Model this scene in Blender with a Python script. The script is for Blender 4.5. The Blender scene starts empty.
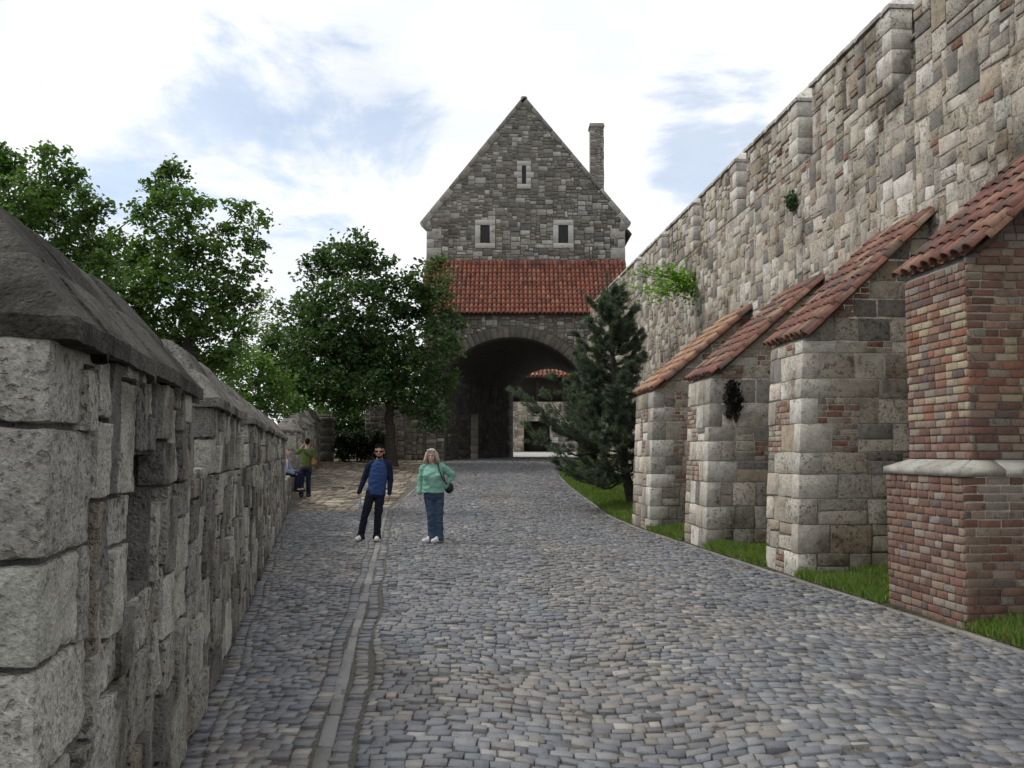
import bpy, math, random
import numpy as np
from mathutils import Vector, noise

SC = bpy.context.scene
COL = SC.collection
rnd = random.Random(7)
nrg = np.random.default_rng(7)
A = lambda *a: np.array(a, float)
def nz(v):
    v = np.asarray(v, float); return v / np.linalg.norm(v)
UP = A(0, 0, 1)

# ------------------------------------------------------------------ camera
F = 995.0; TH = math.atan(68 / 995); CH = 1.65
cam_d = bpy.data.cameras.new('camera'); cam = bpy.data.objects.new('camera', cam_d); COL.objects.link(cam)
cam.location = (0, 0, CH); cam.rotation_euler = (math.pi / 2 + TH, 0, 0)
cam_d.sensor_width = 36; cam_d.lens = 36 * F / 1024; cam_d.clip_end = 6000; cam_d.clip_start = 0.05
SC.camera = cam
def at(px, py, d):
    """point at depth d that a survey of the photograph puts at (px, py)"""
    a = (px - 512) / F; b = (384 - py) / F
    y = math.cos(TH) - b * math.sin(TH); z = math.sin(TH) + b * math.cos(TH)
    return A(a * d / y, d, CH + z * d / y)

# ------------------------------------------------------------------ mesh builder
class MB:
    def __init__(s): s.v = []; s.f = {}; s.n = 0
    def add(s, verts, faces, col=(.5, .5, .5)):
        verts = np.asarray(verts, float).reshape(-1, 3)
        for f in faces:
            s.f.setdefault(len(f), []).append((np.array([f]) + s.n, np.array([col], float)))
        s.v.append(verts); s.n += len(verts)
    def bulk(s, verts, faces, cols):
        verts = np.asarray(verts, float).reshape(-1, 3); faces = np.asarray(faces)
        cols = np.broadcast_to(np.asarray(cols, float), (len(faces), 3))
        s.f.setdefault(faces.shape[1], []).append((faces + s.n, cols))
        s.v.append(verts); s.n += len(verts)
    def mesh(s, name, off=(0, 0, 0), smooth=False):
        me = bpy.data.meshes.new(name)
        if not s.v: return me
        V = np.concatenate(s.v) - np.asarray(off, float)
        me.vertices.add(len(V)); me.vertices.foreach_set('co', V.astype(np.float32).ravel())
        loops = []; starts = []; cols = []; k0 = 0
        for k, lst in s.f.items():
            fs = np.concatenate([a for a, _ in lst]); cs = np.concatenate([c for _, c in lst])
            loops.append(fs.ravel()); starts.append(k0 + np.arange(len(fs)) * k); k0 += fs.size
            cols.append(np.repeat(cs, k, axis=0))
        loops = np.concatenate(loops); starts = np.concatenate(starts); cols = np.concatenate(cols)
        me.loops.add(len(loops)); me.loops.foreach_set('vertex_index', loops.astype(np.int32))
        me.polygons.add(len(starts)); me.polygons.foreach_set('loop_start', starts.astype(np.int32))
        me['_s'] = 1 if smooth == 'sharp' else 0
        if smooth: me.polygons.foreach_set('use_smooth', np.ones(len(starts), bool))
        me.update(calc_edges=True)
        ca = me.color_attributes.new('Col', 'FLOAT_COLOR', 'CORNER')
        c4 = np.ones((len(loops), 4), np.float32); c4[:, :3] = cols; c4[:, 3] = np.abs(np.sin(cols @ np.array([127.1, 311.7, 74.7]) * 437.58)) % 1
        ca.data.foreach_set('color', c4.ravel())
        me.validate()
        if me['_s']: me.set_sharp_from_angle(angle=math.radians(28))
        del me['_s']
        return me

ROOT = {}
def tag(o, label=None, cat=None, group=None, kind=None):
    if label: o['label'] = label
    if cat: o['category'] = cat
    if group: o['group'] = group
    if kind: o['kind'] = kind
    return o
def thing(name, label, cat, loc, group=None):
    o = bpy.data.objects.new(name, None); COL.objects.link(o); o.location = tuple(loc); o.empty_display_size = .2
    ROOT[o.name] = np.asarray(loc, float)
    return tag(o, label, cat, group)
def part(name, mb, mat, parent, smooth=False, label=None):
    off = ROOT[parent.name]
    o = bpy.data.objects.new(name, mb.mesh(name, off, smooth)); COL.objects.link(o)
    o.data.materials.append(mat); o.parent = parent; ROOT[o.name] = off
    if label: o['label'] = label
    return o
def single(name, mb, mat, loc, label=None, cat=None, group=None, kind=None, smooth=False):
    o = bpy.data.objects.new(name, mb.mesh(name, loc, smooth)); COL.objects.link(o); o.location = tuple(loc)
    o.data.materials.append(mat); ROOT[o.name] = np.asarray(loc, float)
    return tag(o, label, cat, group, kind)

# ------------------------------------------------------------------ materials
def new_mat(name):
    m = bpy.data.materials.new(name); m.use_nodes = True
    nt = m.node_tree; b = nt.nodes['Principled BSDF']
    return m, nt, b
def N(nt, typ, **kw):
    n = nt.nodes.new(typ)
    for k, v in kw.items():
        if k in n.inputs.keys(): n.inputs[k].default_value = v
        else: setattr(n, k, v)
    return n
def mixc(nt, a, b, fac, mode='MIX'):
    n = nt.nodes.new('ShaderNodeMix'); n.data_type = 'RGBA'; n.blend_type = mode
    for sock, v in ((n.inputs[0], fac), (n.inputs[6], a), (n.inputs[7], b)):
        if hasattr(v, 'is_linked'): nt.links.new(v, sock)
        elif isinstance(v, (tuple, list)): sock.default_value = (*v[:3], 1)
        else: sock.default_value = v
    return n.outputs[2]
def ramp(nt, src, lo, hi):
    n = N(nt, 'ShaderNodeMapRange'); n.interpolation_type = 'SMOOTHSTEP'
    n.inputs['From Min'].default_value = lo; n.inputs['From Max'].default_value = hi
    nt.links.new(src, n.inputs['Value']); return n.outputs[0]
def stone_mat(name, rough=.9, grain=30, pit=70, bump=.02, mottle=.45, dark=(.35, .34, .33), dark_lo=.56, dark_hi=.72, big=1.3, pale=.12, spec=.2, cav=.6):
    m, nt, b = new_mat(name)
    tc = N(nt, 'ShaderNodeTexCoord'); wv = tc.outputs['Object']
    at_ = N(nt, 'ShaderNodeAttribute', attribute_name='Col')
    sh = N(nt, 'ShaderNodeVectorMath', operation='MULTIPLY_ADD'); cx = N(nt, 'ShaderNodeCombineXYZ')
    for i in range(3): nt.links.new(at_.outputs['Alpha'], cx.inputs[i])
    nt.links.new(cx.outputs[0], sh.inputs[0]); sh.inputs[1].default_value = (37, 53, 71); nt.links.new(wv, sh.inputs[2]); v = sh.outputs[0]
    def noi(sc, det=6, r=.6):
        n = N(nt, 'ShaderNodeTexNoise'); n.inputs['Scale'].default_value = sc; n.inputs['Detail'].default_value = det
        n.inputs['Roughness'].default_value = r; nt.links.new(v, n.inputs['Vector']); return n.outputs['Fac']
    v0_ = v; v = wv; n1 = noi(big, 8, .65); v = v0_; n2 = noi(grain * .35, 6, .7); n3 = noi(grain * 2.2, 4, .7)
    g = N(nt, 'ShaderNodeMath', operation='ADD'); nt.links.new(n2, g.inputs[0]); nt.links.new(n3, g.inputs[1])
    f = N(nt, 'ShaderNodeMapRange'); nt.links.new(g.outputs[0], f.inputs['Value'])
    f.inputs['From Min'].default_value = .6; f.inputs['From Max'].default_value = 1.4
    f.inputs['To Min'].default_value = 1 - mottle; f.inputs['To Max'].default_value = 1 + mottle
    comb = N(nt, 'ShaderNodeCombineColor')
    for i in range(3): nt.links.new(f.outputs[0], comb.inputs[i])
    c = mixc(nt, at_.outputs['Color'], comb.outputs[0], 1.0, 'MULTIPLY')
    c = mixc(nt, c, mixc(nt, c, dark, 1.0, 'MULTIPLY'), ramp(nt, n1, dark_lo, dark_hi))
    n5 = noi(grain * .22, 9, .75)
    c = mixc(nt, c, mixc(nt, c, dark, 1.0, 'MULTIPLY'), ramp(nt, n5, .56, .66))
    n4 = noi(big * 2.7, 8, .7)
    pr = ramp(nt, n4, .6, .75); pm = N(nt, 'ShaderNodeMath', operation='MULTIPLY'); nt.links.new(pr, pm.inputs[0]); pm.inputs[1].default_value = pale * 3
    c = mixc(nt, c, (.5, .48, .44), pm.outputs[0])
    nt.links.new(c, b.inputs['Base Color'])
    b.inputs['Roughness'].default_value = rough; b.inputs['Specular IOR Level'].default_value = spec
    vo = N(nt, 'ShaderNodeTexVoronoi'); vo.inputs['Scale'].default_value = pit; nt.links.new(v, vo.inputs['Vector'])
    pv = ramp(nt, vo.outputs['Distance'], .1, .45)
    n6 = noi(pit * .8, 3, .6)
    cv = N(nt, 'ShaderNodeMath', operation='MULTIPLY'); nt.links.new(ramp(nt, n6, .54, .66), cv.inputs[0])
    al = N(nt, 'ShaderNodeMapRange'); nt.links.new(at_.outputs['Alpha'], al.inputs['Value']); al.inputs['From Min'].default_value = .25; al.inputs['To Min'].default_value = .1 * cav; al.inputs['To Max'].default_value = cav
    nt.links.new(al.outputs[0], cv.inputs[1])
    c = mixc(nt, c, mixc(nt, c, (.28, .26, .24), 1.0, 'MULTIPLY'), cv.outputs[0])
    nt.links.new(c, b.inputs['Base Color'])
    h = N(nt, 'ShaderNodeMath', operation='MULTIPLY_ADD'); nt.links.new(pv, h.inputs[0]); h.inputs[1].default_value = .35; nt.links.new(g.outputs[0], h.inputs[2])
    h2 = N(nt, 'ShaderNodeMath', operation='MULTIPLY_ADD'); nt.links.new(n5, h2.inputs[0]); h2.inputs[1].default_value = 1.2; nt.links.new(h.outputs[0], h2.inputs[2])
    bp = N(nt, 'ShaderNodeBump'); bp.inputs['Strength'].default_value = .9; bp.inputs['Distance'].default_value = bump
    h3 = N(nt, 'ShaderNodeMath', operation='MULTIPLY_ADD'); nt.links.new(cv.outputs[0], h3.inputs[0]); h3.inputs[1].default_value = -.9; nt.links.new(h2.outputs[0], h3.inputs[2])
    nt.links.new(h3.outputs[0], bp.inputs['Height']); nt.links.new(bp.outputs[0], b.inputs['Normal'])
    return m
def plain_mat(name, col, rough=.7, var=.15, scale=20, spec=.3, attr=False, bump=0.0, metallic=0):
    m, nt, b = new_mat(name)
    tc = N(nt, 'ShaderNodeTexCoord')
    n = N(nt, 'ShaderNodeTexNoise'); n.inputs['Scale'].default_value = scale; n.inputs['Detail'].default_value = 5
    nt.links.new(tc.outputs['Object'], n.inputs['Vector'])
    f = N(nt, 'ShaderNodeMapRange'); nt.links.new(n.outputs['Fac'], f.inputs['Value'])
    f.inputs['From Min'].default_value = .3; f.inputs['From Max'].default_value = .7
    f.inputs['To Min'].default_value = 1 - var; f.inputs['To Max'].default_value = 1 + var
    comb = N(nt, 'ShaderNodeCombineColor')
    for i in range(3): nt.links.new(f.outputs[0], comb.inputs[i])
    if attr:
        base = N(nt, 'ShaderNodeAttribute', attribute_name='Col').outputs['Color']
    else: base = col
    nt.links.new(mixc(nt, base, comb.outputs[0], 1.0, 'MULTIPLY'), b.inputs['Base Color'])
    b.inputs['Roughness'].default_value = rough; b.inputs['Specular IOR Level'].default_value = spec
    b.inputs['Metallic'].default_value = metallic
    if bump:
        bp = N(nt, 'ShaderNodeBump'); bp.inputs['Strength'].default_value = .6; bp.inputs['Distance'].default_value = bump
        nt.links.new(n.outputs['Fac'], bp.inputs['Height']); nt.links.new(bp.outputs[0], b.inputs['Normal'])
    return m
def leaf_mat(name, trans=.35, rough=.5):
    m, nt, b = new_mat(name)
    at_ = N(nt, 'ShaderNodeAttribute', attribute_name='Col')
    nt.links.new(at_.outputs['Color'], b.inputs['Base Color'])
    b.inputs['Roughness'].default_value = rough; b.inputs['Specular IOR Level'].default_value = .35
    t = N(nt, 'ShaderNodeBsdfTranslucent')
    nt.links.new(mixc(nt, at_.outputs['Color'], (1.5, 1.7, .6), 1.0, 'MULTIPLY'), t.inputs['Color'])
    mx = N(nt, 'ShaderNodeMixShader'); mx.inputs[0].default_value = trans
    nt.links.new(b.outputs[0], mx.inputs[1]); nt.links.new(t.outputs[0], mx.inputs[2])
    nt.links.new(mx.outputs[0], nt.nodes['Material Output'].inputs['Surface'])
    return m

M_LSTONE = stone_mat('grey_limestone', grain=30, pit=42, bump=.02, mottle=.6, cav=.9, dark=(.36, .34, .31), dark_lo=.5, dark_hi=.68, big=1.6, pale=.16)
M_RSTONE = stone_mat('warm_limestone', grain=24, pit=30, bump=.010, mottle=.5, cav=.8, dark=(.42, .39, .36), dark_lo=.5, dark_hi=.68, big=.9)
M_GSTONE = stone_mat('gate_stone', grain=14, pit=25, bump=.012, mottle=.42, dark=(.5, .47, .44), big=.6, pale=.04)
M_MORTAR = stone_mat('mortar', grain=30, pit=60, bump=.015, mottle=.4, pale=.03)
M_COPE = stone_mat('weathered_coping_stone', grain=34, pit=50, bump=.03, mottle=.7, cav=.8, dark=(.32, .3, .27), dark_lo=.46, dark_hi=.62, big=1.8, pale=.22)
M_BRICK = stone_mat('old_brick', grain=40, pit=80, bump=.006, mottle=.35, big=1.2, dark=(.55, .5, .48), pale=.1, cav=.4)
M_SETT = stone_mat('stone_setts', rough=.62, grain=30, pit=60, bump=.005, mottle=.22, big=.5, cav=.25, dark=(.62, .6, .58), dark_lo=.5, dark_hi=.75, pale=.03, spec=.42)
M_BED = stone_mat('joint_dirt', grain=40, pit=90, bump=.01, mottle=.5, big=1, pale=.02)
M_CUT = stone_mat('cut_stone', grain=30, pit=60, bump=.003, mottle=.3, big=1.5, dark=(.55, .52, .48), pale=.1, cav=.35)
M_TILE = stone_mat('terracotta', rough=.75, grain=22, pit=60, bump=.004, mottle=.35, big=2.2, dark=(.5, .46, .44), dark_lo=.5, dark_hi=.7, pale=.05, spec=.3)
M_GROUND = stone_mat('grassy_earth', grain=8, pit=20, bump=.05, mottle=.5, big=.3)
M_LEAF = leaf_mat('leaves'); M_NEEDLE = leaf_mat('pine_needles', .12, .55); M_GRASS = leaf_mat('grass_blades', .3)
M_BARK = plain_mat('bark', (.05, .042, .035), .95, .5, 14, bump=.03)
M_DARK = plain_mat('dark_timber', (.03, .025, .02), .8, .3)
M_GLASS = plain_mat('window_glass', (.012, .014, .016), .35, .1, 3, .25)
M_IRON = plain_mat('lead_sheet', (.1, .1, .1), .6, .2)

# ------------------------------------------------------------------ masonry
class Frame:
    def __init__(s, O, U, V, Nn): s.O, s.U, s.V, s.N = A(*O), nz(U), nz(V), nz(Nn)
    def p(s, u, v, n=0): return s.O + u * s.U + v * s.V + n * s.N
    def ps(s, uvn):
        uvn = np.asarray(uvn, float); return s.O + uvn[:, :1] * s.U + uvn[:, 1:2] * s.V + uvn[:, 2:3] * s.N
def layout(W, H, cs, sizes, rng, ok=None, v0=0.0):
    nu, nv = int(round(W / cs)), int(round(H / cs))
    free = np.ones((nv, nu), bool)
    if ok is not None:
        for j in range(nv):
            for i in range(nu): free[j, i] = ok((i + .5) * cs, (j + .5) * cs)
    out = []; ws = [s[2] for s in sizes]
    for j in range(nv):
        i = 0
        while i < nu:
            if not free[j, i]: i += 1; continue
            w, h, _ = rng.choices(sizes, ws)[0]
            w = max(1, int(round(w * rng.uniform(.75, 1.3) / cs))); h = max(1, int(round(h * rng.uniform(.8, 1.25) / cs)))
            k = 1
            while k < w and i + k < nu and free[j, i + k]: k += 1
            if i + k < nu and free[j, i + k] and not (i + k + 1 < nu and free[j, i + k + 1]): k += 1
            w = k; k = 1
            while k < h and j + k < nv and free[j + k, i:i + w].all(): k += 1
            h = k
            free[j:j + h, i:i + w] = False
            out.append((i * cs, (i + w) * cs, j * cs, (j + h) * cs)); i += w
    return out
def clip(poly, a, b, c):   # keep a*x+b*y<=c
    out = []
    for i in range(len(poly)):
        p, q = poly[i], poly[(i + 1) % len(poly)]
        dp = a * p[0] + b * p[1] - c; dq = a * q[0] + b * q[1] - c
        if dp <= 0: out.append(p)
        if dp * dq < 0:
            t = dp / (dp - dq); out.append((p[0] + t * (q[0] - p[0]), p[1] + t * (q[1] - p[1])))
    return out
def inset(poly, d):
    n = len(poly); out = []
    for i in range(n):
        p0, p1, p2 = (np.array(poly[k % n]) for k in (i - 1, i, i + 1))
        e1, e2 = p1 - p0, p2 - p1
        l1, l2 = np.linalg.norm(e1), np.linalg.norm(e2)
        if l1 < 1e-6 or l2 < 1e-6: out.append(p1); continue
        n1 = np.array([-e1[1], e1[0]]) / l1; n2 = np.array([-e2[1], e2[0]]) / l2
        dd = 1 + n1.dot(n2)
        out.append(p1 + (n1 + n2) / max(dd, .35) * d)
    return out
def stone(mb, fr, poly, prot, gap, bev, col, rng, back=-.03, cut=.22, jit=.006, tilt=.0):
    poly = [(p[0] + rng.uniform(-jit, jit), p[1] + rng.uniform(-jit, jit)) for p in poly]
    poly = inset(poly, gap)
    n = len(poly); pts = []
    for i in range(n):
        p0, p1, p2 = (np.array(poly[k % n]) for k in (i - 1, i, i + 1))
        a, b = p0 - p1, p2 - p1
        r = min(bev * rng.uniform(.5, 1.7), cut * np.linalg.norm(a), cut * np.linalg.norm(b))
        pts.append(p1 + a / max(np.linalg.norm(a), 1e-6) * r); pts.append(p1 + b / max(np.linalg.norm(b), 1e-6) * r)
    P = np.array(pts); c = P.mean(0); m = len(P)
    mn = (P.max(0) - P.min(0)).min()
    if mn < .01: return
    k = min(bev, mn * .3); Q = c + (P - c) * (1 - 2 * k / mn)
    tu, tv = rng.uniform(-tilt, tilt), rng.uniform(-tilt, tilt)
    def ring(X, h):
        z = h + (X[:, 0] - c[0]) * tu + (X[:, 1] - c[1]) * tv if h > 0 else np.full(len(X), h)
        return fr.ps(np.c_[X, z])
    V = np.concatenate([ring(P, back), ring(P, max(prot - bev, .002)), ring(Q, max(prot, .004))])
    fs = []
    for r0 in (0, m):
        for i in range(m):
            j = (i + 1) % m; fs.append((r0 + i, r0 + j, r0 + m + j, r0 + m + i))
    fs.append(tuple(range(2 * m, 3 * m)))
    mb.add(V, fs, col)
def fbm(p, s): return noise.noise(Vector(p) * s) + .5 * noise.noise(Vector(p) * s * 2.1) + .25 * noise.noise(Vector(p) * s * 4.7)
def rough_stone(mb, fr, u0, u1, v0, v1, prot, gap, r, col, rng, amp=.012, step=.025, back=-.06):
    """a rock-faced stone: a fine grid with rounded edges and broken relief"""
    u0 += gap; u1 -= gap; v0 += gap; v1 -= gap
    if u1 - u0 < .015 or v1 - v0 < .015: return
    r = min(r, (u1 - u0) * .45, (v1 - v0) * .45)
    def axis(a, b):
        L = b - a; k = max(1, int((L - 2 * r) / step))
        e = [0, .25 * r, .6 * r, r]; return np.array([a + x for x in e] + list(np.linspace(a + r, b - r, k + 1)[1:-1]) + [b - x for x in reversed(e)])
    us, vs = axis(u0, u1), axis(v0, v1); nu, nv = len(us), len(vs)
    ju = [rng.uniform(-.008, .008) for _ in range(4)]
    seed = rng.uniform(0, 100); tu, tv = rng.uniform(-.05, .05), rng.uniform(-.05, .05); cu, cv = (u0 + u1) / 2, (v0 + v1) / 2
    V = []
    for j, v in enumerate(vs):
        for i, u in enumerate(us):
            e = min(u - u0, u1 - u, v - v0, v1 - v)
            q = 1 - min(1, e / r); h = prot - r * .9 * (1 - math.sqrt(max(0, 1 - q * q)))
            P = fr.p(u, v)
            nn = fbm(P + seed, 6) * amp + noise.noise(Vector(P + seed) * 38) * amp * .45 + (u - cu) * tu + (v - cv) * tv
            w = fbm(P * 1.3 + seed * 2, 7) * .008
            border = i in (0, nu - 1) or j in (0, nv - 1)
            V.append(fr.p(u + w, v + w * .7, back if border else h + nn))
    idx = lambda i, j: j * nu + i
    mb.bulk(V, [(idx(i, j), idx(i + 1, j), idx(i + 1, j + 1), idx(i, j + 1)) for j in range(nv - 1) for i in range(nu - 1)], col)
def rough_block(mb, fr, lo, hi, r, col, rng, amp=.012, step=.028):
    """closed rounded block with broken faces (a quoin that turns a corner); lo, hi in frame coordinates"""
    lo, hi = A(*lo), A(*hi); seed = rng.uniform(0, 99); r = min(r, (hi - lo).min() * .4)
    ns = [max(3, int((hi[k] - lo[k]) / step)) for k in range(3)]
    ax = []
    for k in range(3):
        t = np.linspace(0, 1, ns[k] + 1); ax.append(lo[k] + (hi[k] - lo[k]) * t)
    for fx in range(3):
        a, b = [(1, 2), (2, 0), (0, 1)][fx]
        for side in (0, 1):
            V = []
            for q in ax[b]:
                for p in ax[a]:
                    x = np.zeros(3); x[fx] = (lo, hi)[side][fx]; x[a] = p; x[b] = q
                    c = np.clip(x, lo + r, hi - r); dn = x - c; l = np.linalg.norm(dn)
                    nrm = dn / l if l > 1e-9 else np.zeros(3)
                    y = c + nrm * r
                    W = fr.p(*y); h = fbm(W + seed, 8) * amp + noise.noise(Vector(W + seed) * 35) * amp * .5
                    V.append(fr.p(*(y + nrm * h)))
            n1, n2 = len(ax[a]), len(ax[b])
            fs = [(j * n1 + i, j * n1 + i + 1, (j + 1) * n1 + i + 1, (j + 1) * n1 + i) for j in range(n2 - 1) for i in range(n1 - 1)]
            if side == 0: fs = [f[::-1] for f in fs]
            mb.bulk(V, fs, col)
def box(mb, fr, lo, hi, col=(.3, .28, .25)):
    V = [fr.p(x, y, z) for z in (lo[2], hi[2]) for y in (lo[1], hi[1]) for x in (lo[0], hi[0])]
    mb.add(V, [(0, 2, 3, 1), (4, 5, 7, 6), (0, 1, 5, 4), (2, 6, 7, 3), (0, 4, 6, 2), (1, 3, 7, 5)], col)
def cblock(mb, fr, lo, hi, b, col, rng=None, jit=0):
    """bevelled block"""
    lo, hi = A(*lo), A(*hi); b = min(b, (hi - lo).min() * .4)
    V = []
    key = {}
    for x in (0, 1):
        for y in (0, 1):
            for z in (0, 1):
                c = np.where([x, y, z], hi, lo); s = np.where([x, y, z], -1, 1)
                if rng: c = c + A(*(rng.uniform(-jit, jit) for _ in range(3)))
                for k in range(3):
                    q = c.copy()
                    for m in range(3):
                        if m != k: q[m] += s[m] * b
                    key[x, y, z, k] = len(V); V.append(fr.p(*q))
    fs = []
    def fix(f):
        c = np.mean([V[i] for i in f], 0); nn = np.cross(V[f[1]] - V[f[0]], V[f[2]] - V[f[0]])
        return f if nn.dot(c - ctr) > 0 else f[::-1]
    ctr = np.mean(V, 0)
    for k in range(3):
        o = [m for m in range(3) if m != k]
        for sd in (0, 1):
            f = []
            for p, q in ((0, 0), (1, 0), (1, 1), (0, 1)):
                t = [0, 0, 0]; t[k] = sd; t[o[0]] = p; t[o[1]] = q; f.append(key[(*t, k)])
            fs.append(fix(tuple(f)))
        for p in (0, 1):
            for q in (0, 1):
                t0 = [0, 0, 0]; t0[o[0]] = p; t0[o[1]] = q; t1 = list(t0); t1[k] = 1
                fs.append(fix((key[(*t0, o[0])], key[(*t0, o[1])], key[(*t1, o[1])], key[(*t1, o[0])])))
    for x in (0, 1):
        for y in (0, 1):
            for z in (0, 1): fs.append(fix(tuple(key[x, y, z, k] for k in range(3))))
    mb.add(V, fs, col)
def vary(c, rng, a=.13, hue=.014):
    k = 1 + rng.uniform(-a, a); return tuple(max(.005, x * k * (1 + rng.uniform(-hue, hue))) for x in c)
def pick(pal, rng): return vary(rng.choices([p[0] for p in pal], [p[1] for p in pal])[0], rng)

PAL_R = [((.395, .35, .285), 5), ((.475, .43, .362), 4), ((.31, .28, .238), 3.2), ((.33, .275, .205), 1.3), ((.20, .184, .162), 2.2), ((.53, .50, .45), 1.6)]
PAL_RB = [((.215, .118, .085), 3), ((.25, .16, .12), 2), ((.34, .29, .23), 4), ((.26, .22, .18), 3)]
PAL_L = [((.36, .345, .305), 4), ((.46, .44, .395), 3), ((.22, .21, .19), 3), ((.26, .225, .185), 1.0), ((.16, .15, .14), 1.0)]
PAL_G = [((.20, .185, .16), 5), ((.145, .133, .118), 3.4), ((.28, .262, .232), 3), ((.39, .37, .335), 2), ((.21, .18, .145), 1.2)]
PAL_B = [((.195, .112, .085), 4), ((.155, .092, .073), 3), ((.225, .158, .122), 3), ((.28, .22, .17), 1.0), ((.24, .205, .175), 2.0), ((.14, .105, .095), 1)]
PAL_BL = [((.34, .28, .19), 3), ((.28, .17, .12), 2), ((.25, .12, .08), 1.6)]
S_R = [(.5, .32, 4), (.36, .27, 5), (.26, .2, 4), (.5, .18, 3), (.25, .11, 3), (.36, .075, 2.4), (.68, .44, .8)]
S_L = [(.42, .34, 3), (.3, .3, 4), (.5, .26, 3), (.2, .2, 2), (.13, .32, 2), (.55, .4, 2)]
S_G = [(.40, .2, 5), (.28, .17, 5), (.22, .1, 3), (.48, .26, 2.4)]

def fill(mb, fr, W, H, cs, sizes, pal, rng, ok=None, gap=.008, bev=.009, prot=(.006, .03), clips=(), brick=0, tilt=.02, u0=0, v0=0, jit=.008):
    for a, b, c, d in layout(W, H, cs, sizes, rng, ok):
        poly = [(a, c), (b, c), (b, d), (a, d)]
        for cl in clips: poly = clip(poly, *cl) if len(poly) > 2 else poly
        if len(poly) < 3: continue
        small = min(b - a, d - c) <= .13
        if small and b - a > d - c and rng.random() < brick: col = pick(PAL_RB, rng)
        else: col = pick(pal, rng)
        stone(mb, fr, poly, rng.uniform(*prot), gap * rng.uniform(.6, 1.5), bev, col, rng, jit=jit, tilt=tilt)

# ------------------------------------------------------------------ ground levels
def hz(y):
    t = np.clip((np.asarray(y, float) - 27) / 19, 0, 1)
    return 1.27 * (t * t * (3 - 2 * t) * .35 + t * .65) + np.clip(np.asarray(y, float) - 46, 0, 40) * .008
LX0, LK = -.69, -.2                       # road face of the left parapet: x = LX0 + LK*y
RX0, RK = 6.511, -.0682                   # face of the right fortress wall
def lx(y): return LX0 + LK * y
KERB = [(4.6, 3.0), (4.42, 6), (4.0, 10.1), (3.55, 13.7), (3.10, 17.7), (2.68, 21.8), (2.52, 25), (2.42, 28.5), (1.9, 35), (1.75, 38), (2.1, 41), (2.9, 43.5), (3.12, 45.6), (3.2, 60), (3.2, 90)]
def kx(y): return np.interp(y, [p[1] for p in KERB], [p[0] for p in KERB])
def stripx(y): return -.47 - .1103 * np.asarray(y, float)

# ground sheet to the horizon
mb = MB()
ys = np.concatenate([[-900, -200, -30], np.arange(-5, 60, 2.5), [62, 80, 150, 400, 2500]])
xs = np.array([-2500, -400, -120, -50, -25, -12, -5, 0, 4, 6, 12, 25, 60, 200, 2500.])
V = [(x, y, float(hz(max(y, 0))) - .12 - (max(0, -x - lx(0) - 8) * .02 if x < -8 else 0)) for y in ys for x in xs]
nx = len(xs)
mb.bulk(V, [(j * nx + i, j * nx + i + 1, (j + 1) * nx + i + 1, (j + 1) * nx + i) for j in range(len(ys) - 1) for i in range(nx - 1)], (.06, .075, .035))
single('ground', mb, M_GROUND, (0, 0, 0), kind='structure', smooth=True)

# road bed under the setts (a sheet the joints show)
def wav(x, y): return .012 * noise.noise(Vector((x * .55, y * .4, 3))) + .006 * noise.noise(Vector((x * 1.7, y * 1.3, 9)))
mb = MB(); V = []; ys = np.arange(1.0, 57.6, .5); ncol = 15
for y in ys:
    x0, x1 = (lx(y) - .05, kx(y) + .02) if y < 34 else (-9.2, kx(y) + .02)
    for x in np.linspace(x0, x1, ncol): V.append((x, y, float(hz(y)) + wav(x, y) - .011))
mb.bulk(V, [(j * ncol + i, j * ncol + i + 1, (j + 1) * ncol + i + 1, (j + 1) * ncol + i) for j in range(len(ys) - 1) for i in range(ncol - 1)], (.125, .115, .1))
single('road_bed', mb, M_BED, (0, 0, 0), kind='structure', smooth=True)

# setts: small stones with worn tops
PAL_S = [((.165, .172, .184), 5), ((.138, .146, .162), 4), ((.20, .20, .202), 3), ((.184, .175, .168), 2.4), ((.208, .2, .19), 1.0), ((.115, .121, .134), 2), ((.28, .272, .26), .8)]
quads = []; qcol = []
def slab_edge(y): return np.interp(y, [27.5, 44], [-3.45, -3.1])
def sett_ok(x, y): return not (y > 27.5 and x < slab_edge(y))
def add_q(p, c): quads.append(p); qcol.append(c)
def row_block(xa, xb, t0, t1, sw, sd, arc, rng, mode):
    t = t0
    while t < t1:
        d = sd * rng.uniform(.86, 1.16)
        a, b = xa(t), xb(t)
        x = a - (rng.uniform(0, sw) if mode == 0 else 0)
        while x < b:
            w = sw * rng.uniform(.72, 1.4) if mode == 0 else b - a + .001
            if x < a and x + w < a + .04: w = a + .07 - x
            if b - x - w < .04: w = b - x
            x0, x1 = max(x, a), min(x + w, b)
            if x1 - x0 > .03:
                def pt(xx, tt): return (xx + .02 * math.sin(tt * 2.1 + xx), tt + arc(xx, tt))
                add_q((pt(x0, t), pt(x1, t), pt(x1, t + d), pt(x0, t + d)), None)
            x += w
        t += d
flat = lambda x, t: .02 * noise.noise(Vector((x * 1.5, t * 1.2, 0)))
def fan(x, t):
    s = x + .11 * t; k = abs(((s * .62 + .2) % 2) - 1)
    return .26 * (k * k * (3 - 2 * k)) + .13 * noise.noise(Vector((s * 1.1, t * .5, 5))) + .03 * noise.noise(Vector((s * 3, t * 2, 8)))
row_block(lambda t: lx(t) + .01, lambda t: lx(t) + .12, 1.6, 27.5, .3, .1, lambda x, t: 0, rnd, 1)
row_block(lambda t: lx(t) + .125, lambda t: float(stripx(t)) - .115, 1.6, 27.5, .092, .118, flat, rnd, 0)
row_block(lambda t: float(stripx(t)) - .11, lambda t: float(stripx(t)) - .005, 1.6, 27.5, .3, .1, lambda x, t: 0, rnd, 1)
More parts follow.
